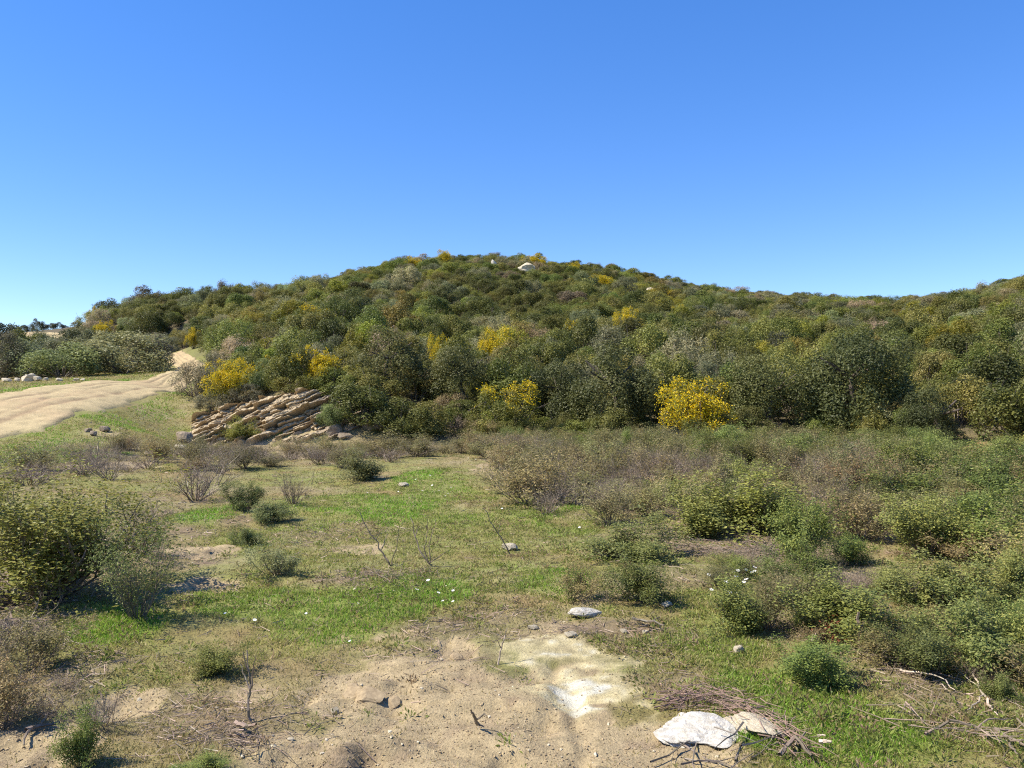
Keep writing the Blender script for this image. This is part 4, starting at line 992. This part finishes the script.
brush('brushwood_heap', [(672, 706, 12, 7), (712, 704, 14, 8), (750, 716, 14, 9), (782, 740, 13, 9), (805, 762, 9, 8)], 280, 'heap of thin purplish brown twigs curving round the white rocks', 0.0026, 0.26, 0.06, plain_mat('purplish_twig', (0.17, 0.105, 0.08), (0.34, 0.235, 0.18), 8), 5)
brush('twig_scatter', [(680, 755, 20, 8), (730, 758, 20, 8), (760, 748, 14, 8)], 12, 'few thin dark twigs lying across the front of the white rock', 0.004, 0.45, 0.07, M_TWIG, 6, kind='stuff')
brush('twig_scatter', [(880, 660, 30, 6), (930, 668, 30, 8), (960, 676, 20, 8)], 90, 'brown twig litter heaped at the foot of the dense pale shrub', 0.003, 0.3, 0.04, M_STICK, 7, kind='stuff')
brush('twig_scatter', [(690, 548, 40, 6), (760, 556, 40, 8), (800, 552, 30, 6)], 240, 'grey twig litter at the near edge of the low scrub', 0.0035, 0.35, 0.05, M_DRY, 8, kind='stuff')
brush('twig_scatter', [(345, 575, 20, 4), (400, 578, 30, 5), (440, 572, 20, 4)], 60, 'dark twig litter under the bare saplings', 0.0025, 0.25, 0.03, M_TWIG, 9, kind='stuff')
brush('twig_scatter', [(0, 635, 20, 8), (40, 638, 20, 8)], 120, 'grey twig litter under the biggest green shrub', 0.004, 0.4, 0.06, M_DRY, 10, kind='stuff')
brush('twig_scatter', [(200, 735, 30, 10), (240, 740, 30, 12), (280, 750, 20, 8)], 90, 'grey twig litter around the dark sapling', 0.002, 0.18, 0.02, M_DRY, 11, kind='stuff')
brush('twig_scatter', [(900, 715, 40, 12), (960, 735, 50, 12), (1020, 745, 30, 12)], 60, 'tangled brown twigs in the grass of the bottom right corner', 0.0026, 0.35, 0.05, M_STICK, 12, kind='stuff')

# ------------------------------------------------------------------ daisies
import bmesh
def daisy_meshes():
    V, Fq = [], []
    nP = 10
    for k in range(nP):
        a = 2 * math.pi * k / nP; c, s = math.cos(a), math.sin(a); b = len(V)
        for r, w, z in ((0.10, 0.04, 0), (0.34, 0.11, 0.03), (0.5, 0.03, 0.02)):
            V += [(c * r - s * w, s * r + c * w, z), (c * r + s * w, s * r - c * w, z)]
        Fq += [(b, b + 2, b + 3, b + 1), (b + 2, b + 4, b + 5, b + 3)]
    pet = mesh_np('petals', np.array(V), [(np.array(Fq), 0)], [M_PETAL])
    bm = bmesh.new(); bmesh.ops.create_uvsphere(bm, u_segments=8, v_segments=5, radius=0.15)
    for v in bm.verts: v.co.z = v.co.z * 0.5 + 0.03
    disc = bpy.data.meshes.new('disc'); bm.to_mesh(disc); bm.free(); disc.materials.append(M_DISC)
    rng = np.random.default_rng(1)
    V, Fq, va = tubes(np.array([(0, 0, 0, 0.1, 0, -1.2, 0.03, 0.03), (0.1, 0, -1.2, 0, 0, -2.6, 0.03, 0.035)]), rng, 4)
    return pet, disc, mesh_np('stem', V, [(Fq, 0)], [M_STEMG])
PET, DISC, STEM = daisy_meshes()
rngD = np.random.default_rng(9)
for cx, cy, rx_, ry_, cnt, lab, big in [(738, 590, 36, 14, 34, 'white daisy in the cluster behind the leafy green shrub', 1.2), (425, 596, 45, 14, 12, 'white daisy in the grass at the front of the clearing', 1.0), (430, 492, 60, 16, 16, 'white daisy in the bright grass at the back of the clearing', 1.2),
                                       (490, 468, 40, 8, 10, 'white daisy beside the bare patch below the yellow green broom', 1.3), (560, 520, 50, 20, 7, 'white daisy at the clearing edge by the low scrub', 1.1), (300, 620, 60, 22, 6, 'white daisy in the grass left of the bare soil', 0.9)]:
    for k in range(cnt):
        px = cx + rngD.normal() * rx_ * 0.5; py = cy + rngD.normal() * ry_ * 0.5
        x, y, z = hit(px, py); s = 0.027 * big * rngD.uniform(0.75, 1.3)
        o = tag(link('daisy', None, None, (x, y, float(zfine(x, y))), rngD.uniform(0, 6), (s, s, s)), lab, 'flower', 'daisies ' + lab.split('daisy ')[1])
        for nm, m in (('petals', PET), ('disc', DISC), ('stem', STEM)):
            c = link(nm, m, o, (0, 0, 2.55)); c.rotation_euler = (-0.35, 0.15, 0) if nm != 'stem' else (0, 0, 0)

# ------------------------------------------------------------------ grass, clods and litter
rngG = np.random.default_rng(4)
NG = 1500000
y = np.exp(rngG.uniform(math.log(2.9), math.log(50), NG)); x = rngG.uniform(-1, 1, NG) * (0.68 * y + 0.4)
soil, pale, green, litter, earth = ground_masks(x, y)
n1 = fbm(x / 0.9, y / 0.9, 181, 4); n2 = fbm(x / 0.18, y / 0.18, 183, 3)
rd = np.full(NG, 9.0); far_ = y > 17; rd[far_] = road_dist(x[far_], y[far_])
dens = np.clip(0.32 + 0.40 * n1, 0.03, 1) + green * 0.9 - 0.35 * litter
dens = dens + np.where(y > 15, 1.2 * sstep(6, 0.3, rd), 0)
dens = np.clip(dens, 0.015, 1) * (1 - np.clip(soil * 1.1, 0, 0.90)) * (1 - np.clip(pale * 2, 0, 1)) * np.clip(0.75 + 1.2 * n2, 0.05, 1.3) * (rd > -0.1) * (1 - earth)
keep = rngG.random(NG) < dens
x, y, green, n1, litter = x[keep], y[keep], green[keep], n1[keep], litter[keep]; n = len(x)
z = zfine(x, y)
green = np.maximum(green, np.where(y > 15, 0.85 * sstep(6, 0.3, rd[keep]) * np.clip(0.8 + n1, 0, 1), 0))
hgt = (0.009 + 0.020 * green * rngG.random(n) ** 2 + 0.008 * rngG.random(n)) * (1 + y * 0.02 + np.maximum(y - 18, 0) * 0.06) * rngG.uniform(0.5, 1.5, n)
wd = (0.0018 + 0.00045 * y) * rngG.uniform(0.7, 1.4, n)
az = rngG.uniform(0, 2 * math.pi, n); lean = rngG.uniform(0.2, 1.4, n) * hgt; la = rngG.uniform(0, 2 * math.pi, n)
b0 = np.stack([x - np.cos(az) * wd, y - np.sin(az) * wd, z - 0.004], 1); b1 = np.stack([x + np.cos(az) * wd, y + np.sin(az) * wd, z - 0.004], 1)
tip = np.stack([x + np.cos(la) * lean, y + np.sin(la) * lean, z + hgt], 1)
V = np.stack([b0, b1, tip], 1).reshape(-1, 3)
fresh = np.clip(green * 0.85 + 0.25 * n1 + rngG.normal(size=n) * 0.16, 0, 1)
br = sstep(0.55, 0.92, green + 0.25 * n1)
cg = mix(np.repeat(np.array((0.345, 0.275, 0.115))[None], n, 0), np.array((0.270, 0.340, 0.050)), fresh)
cg = mix(cg, np.array((0.190, 0.360, 0.030)), br * 0.85)
dry = rngG.random(n) < 0.16; cg[dry] = np.array((0.42, 0.32, 0.17))
cg *= rngG.uniform(0.7, 1.25, n)[:, None]
gr = link('grass', mesh_np('grass', V, [(np.arange(3 * n).reshape(n, 3), 0)], [M_GRASS], {'col': (np.repeat(cg, 3, 0), 'FLOAT_COLOR')}))
tag(gr, 'short patchy grass and moss of the clearing', 'grass', None, 'stuff')
print('grass', n)

def herb_tufts(n, seed):
    rng = np.random.default_rng(seed)
    y = np.exp(rng.uniform(math.log(2.9), math.log(40), n * 4)); x = rng.uniform(-1, 1, n * 4) * (0.68 * y + 0.4)
    s_, p_, g_, l_, e_ = ground_masks(x, y); rd = np.full(len(x), 9.0); f = y > 15; rd[f] = road_dist(x[f], y[f])
    cl = fbm(x / 0.8, y / 0.8, 191, 3)
    k = rng.random(n * 4) < np.clip(0.25 + 0.9 * cl + 0.3 * g_, 0.03, 1) * (1 - 0.86 * np.clip(s_, 0, 1)) * (1 - np.clip(p_ * 2, 0, 1)) * (rd > 0.2); x, y, g_, rd = x[k][:n], y[k][:n], g_[k][:n], rd[k][:n]; m = len(x)
    q = 22; sz = rng.uniform(0.02, 0.055, m) * (1 + 0.03 * y)
    off = rng.normal(size=(m, q, 3)) * sz[:, None, None] * np.array((0.7, 0.7, 0.45)); off[:, :, 2] = np.abs(off[:, :, 2])
    c = np.stack([x, y, zfine(x, y)], 1)[:, None] + off
    t = rng.random(m); ct = np.where((t < 0.5 + 0.3 * g_)[:, None], np.array((0.225, 0.260, 0.055)), np.where((t < 0.85)[:, None], np.array((0.285, 0.245, 0.095)), np.array((0.30, 0.21, 0.11)))) * rng.uniform(0.7, 1.2, m)[:, None]
    V, Fq, va = leaf_quads(c.reshape(-1, 3), off.reshape(-1, 3) + np.array((0, 0, 0.01)), 1.0, 0.38, rng, rng.uniform(0.75, 1.2, m * q))
    Lc = c.reshape(-1, 1, 3); V = (V.reshape(-1, 4, 3) - Lc) * (np.repeat(sz, q) * 0.55)[:, None, None] + Lc
    tag(link('low_herbs', mesh_np('low_herbs', V.reshape(-1, 3), [(Fq, 0)], [M_GRASS], {'col': (np.repeat(np.repeat(ct, q, 0), 4, 0) * va[:, None], 'FLOAT_COLOR')})), 'low leafy herbs and moss tufts across the field', 'herbs', None, 'stuff')
herb_tufts(6500, 12)

def scatter_lumps(n, dens_fn, smin, smax, mat, name, label, seed, ymax=16):
    rng = np.random.default_rng(seed)
    y = np.exp(rng.uniform(math.log(2.9), math.log(ymax), n * 6)); x = rng.uniform(-1, 1, n * 6) * (0.68 * y + 0.4)
    k = rng.random(n * 6) < dens_fn(x, y); x, y = x[k][:n], y[k][:n]; m = len(x)
    bm = bmesh.new(); bmesh.ops.create_icosphere(bm, subdivisions=1, radius=0.5)
    B = np.array([v.co[:] for v in bm.verts]); T = np.array([[v.index for v in f.verts] for f in bm.faces]); bm.free()
    s = smin + (smax - smin) * rng.random(m) ** 3
    V = B[None] * (1 + 0.28 * rng.normal(size=(m, len(B), 1)).clip(-1.4, 1.4)) * s[:, None, None] * np.stack([rng.uniform(0.7, 1.4, m), rng.uniform(0.7, 1.4, m), rng.uniform(0.4, 0.8, m)], 1)[:, None]
    V = V + np.stack([x, y, zfine(x, y) + s * 0.12], 1)[:, None]
    F_ = T[None] + (np.arange(m) * len(B))[:, None, None]
    o = link(name, mesh_np(name, V.reshape(-1, 3), [(F_.reshape(-1, 3), 0)], [mat]))
    tag(o, label, 'gravel', None, 'stuff')
scatter_lumps(17000, lambda x, y: (0.03 + 0.97 * np.clip(mask(SOIL, x, y, 21, 0.75), 0, 1)) * (1 - np.clip(2.2 * mask(PALE, x, y, 33, 0.6, 0.3), 0, 0.75)), 0.003, 0.015, M_CLOD, 'soil_clods', 'crumbly sandy clods over the bare soil', 6)
scatter_lumps(700, lambda x, y: 0.05 + 0.6 * np.clip(mask(SOIL, x, y, 21, 0.75), 0, 1) + 0.3 * np.clip(mask(LITTER, x, y, 57), 0, 1) - mask(PALE, x, y, 33, 0.6, 0.3), 0.006, 0.030, M_PALE, 'pebbles', 'pale pebbles sprinkled on soil and grass', 7, 24)

def litter_sticks(n, seed):
    rng = np.random.default_rng(seed)
    y = np.exp(rng.uniform(math.log(2.9), math.log(30), n * 5)); x = rng.uniform(-1, 1, n * 5) * (0.68 * y + 0.4)
    s_, p_, g_, l_, e_ = ground_masks(x, y); rd = np.full(len(x), 9.0); f = y > 17; rd[f] = road_dist(x[f], y[f])
    k = rng.random(n * 5) < (0.08 + 0.9 * l_) * (1 - 0.75 * g_) * (1 - 0.9 * np.clip(s_, 0, 1)) * (1 - np.clip(p_ * 2, 0, 1)) * (rd > 0.3); x, y = x[k][:n], y[k][:n]; m = len(x)
    a = rng.uniform(0, 6.28, m); l = rng.uniform(0.02, 0.09, m) * (1 + 0.04 * y); d = np.stack([np.cos(a) * l, np.sin(a) * l], 1) / 2
    z0 = zfine(x - d[:, 0], y - d[:, 1]) + 0.004 + 0.012 * rng.random(m); z1 = zfine(x + d[:, 0], y + d[:, 1]) + 0.004 + 0.03 * rng.random(m)
    r = (0.0008 + 0.00020 * y) * rng.uniform(0.6, 1.8, m)
    V, Fq, va = tubes(np.stack([x - d[:, 0], y - d[:, 1], z0, x + d[:, 0], y + d[:, 1], z1, r, r * 0.6], 1), rng)
    tag(link('twig_litter', mesh_np('twig_litter', V, [(Fq, 0)], [M_STICK], {'var': (va, 'FLOAT')})), 'fine brown and grey twig litter across the field', 'litter', None, 'stuff')
litter_sticks(15000, 8)

# ------------------------------------------------------------------ light, sky, camera
ELEV, AZ_LEFT = math.radians(50), math.radians(98)          # sun to the left, slightly in front
sv = Vector((-math.sin(AZ_LEFT) * math.cos(ELEV), math.cos(AZ_LEFT) * math.cos(ELEV), math.sin(ELEV)))
ld = bpy.data.lights.new('sun', 'SUN'); ld.energy = 4.4; ld.angle = math.radians(0.53); ld.color = (1.0, 0.94, 0.81)
lo = bpy.data.objects.new('sun', ld); COL.objects.link(lo); lo.rotation_euler = sv.to_track_quat('Z', 'Y').to_euler()
w = bpy.data.worlds.new('World'); scene.world = w; w.use_nodes = True
nt = w.node_tree; bg = nt.nodes['Background']
sky = nt.nodes.new('ShaderNodeTexSky'); sky.sky_type = 'NISHITA'; sky.sun_disc = False
sky.sun_elevation = ELEV; sky.sun_rotation = -AZ_LEFT; sky.air_density = 1.0; sky.dust_density = 0.0; sky.ozone_density = 2.5; sky.altitude = 1800
gm_ = nt.nodes.new('ShaderNodeGamma'); gm_.inputs['Gamma'].default_value = 0.70
hs_ = nt.nodes.new('ShaderNodeHueSaturation'); hs_.inputs['Saturation'].default_value = 1.57; hs_.inputs['Hue'].default_value = 0.516; hs_.inputs['Value'].default_value = 1.44
nt.links.new(sky.outputs[0], gm_.inputs['Color']); nt.links.new(gm_.outputs[0], hs_.inputs['Color']); nt.links.new(hs_.outputs[0], bg.inputs['Color']); bg.inputs['Strength'].default_value = 0.125

cd = bpy.data.cameras.new('camera'); cd.sensor_width = 36; cd.lens = 36 * F / W; cd.clip_start = 0.05; cd.clip_end = 3000
co = bpy.data.objects.new('camera', cd); COL.objects.link(co); co.location = (0, 0, CAM_H); co.rotation_euler = (math.pi / 2 + PITCH, 0, 0)
scene.camera = co

scene.render.engine = 'CYCLES'
scene.view_settings.view_transform = 'Standard'; scene.view_settings.look = 'None'; scene.view_settings.gamma = 1; scene.view_settings.exposure = 1.06
scene.view_settings.use_curve_mapping = False
scene.cycles.use_denoising = False
scene.cycles.filter_width = 1.15
scene.cycles.sample_clamp_indirect = 4.0
scene.cycles.max_bounces = 6; scene.cycles.diffuse_bounces = 3; scene.cycles.transparent_max_bounces = 4; scene.cycles.transmission_bounces = 3
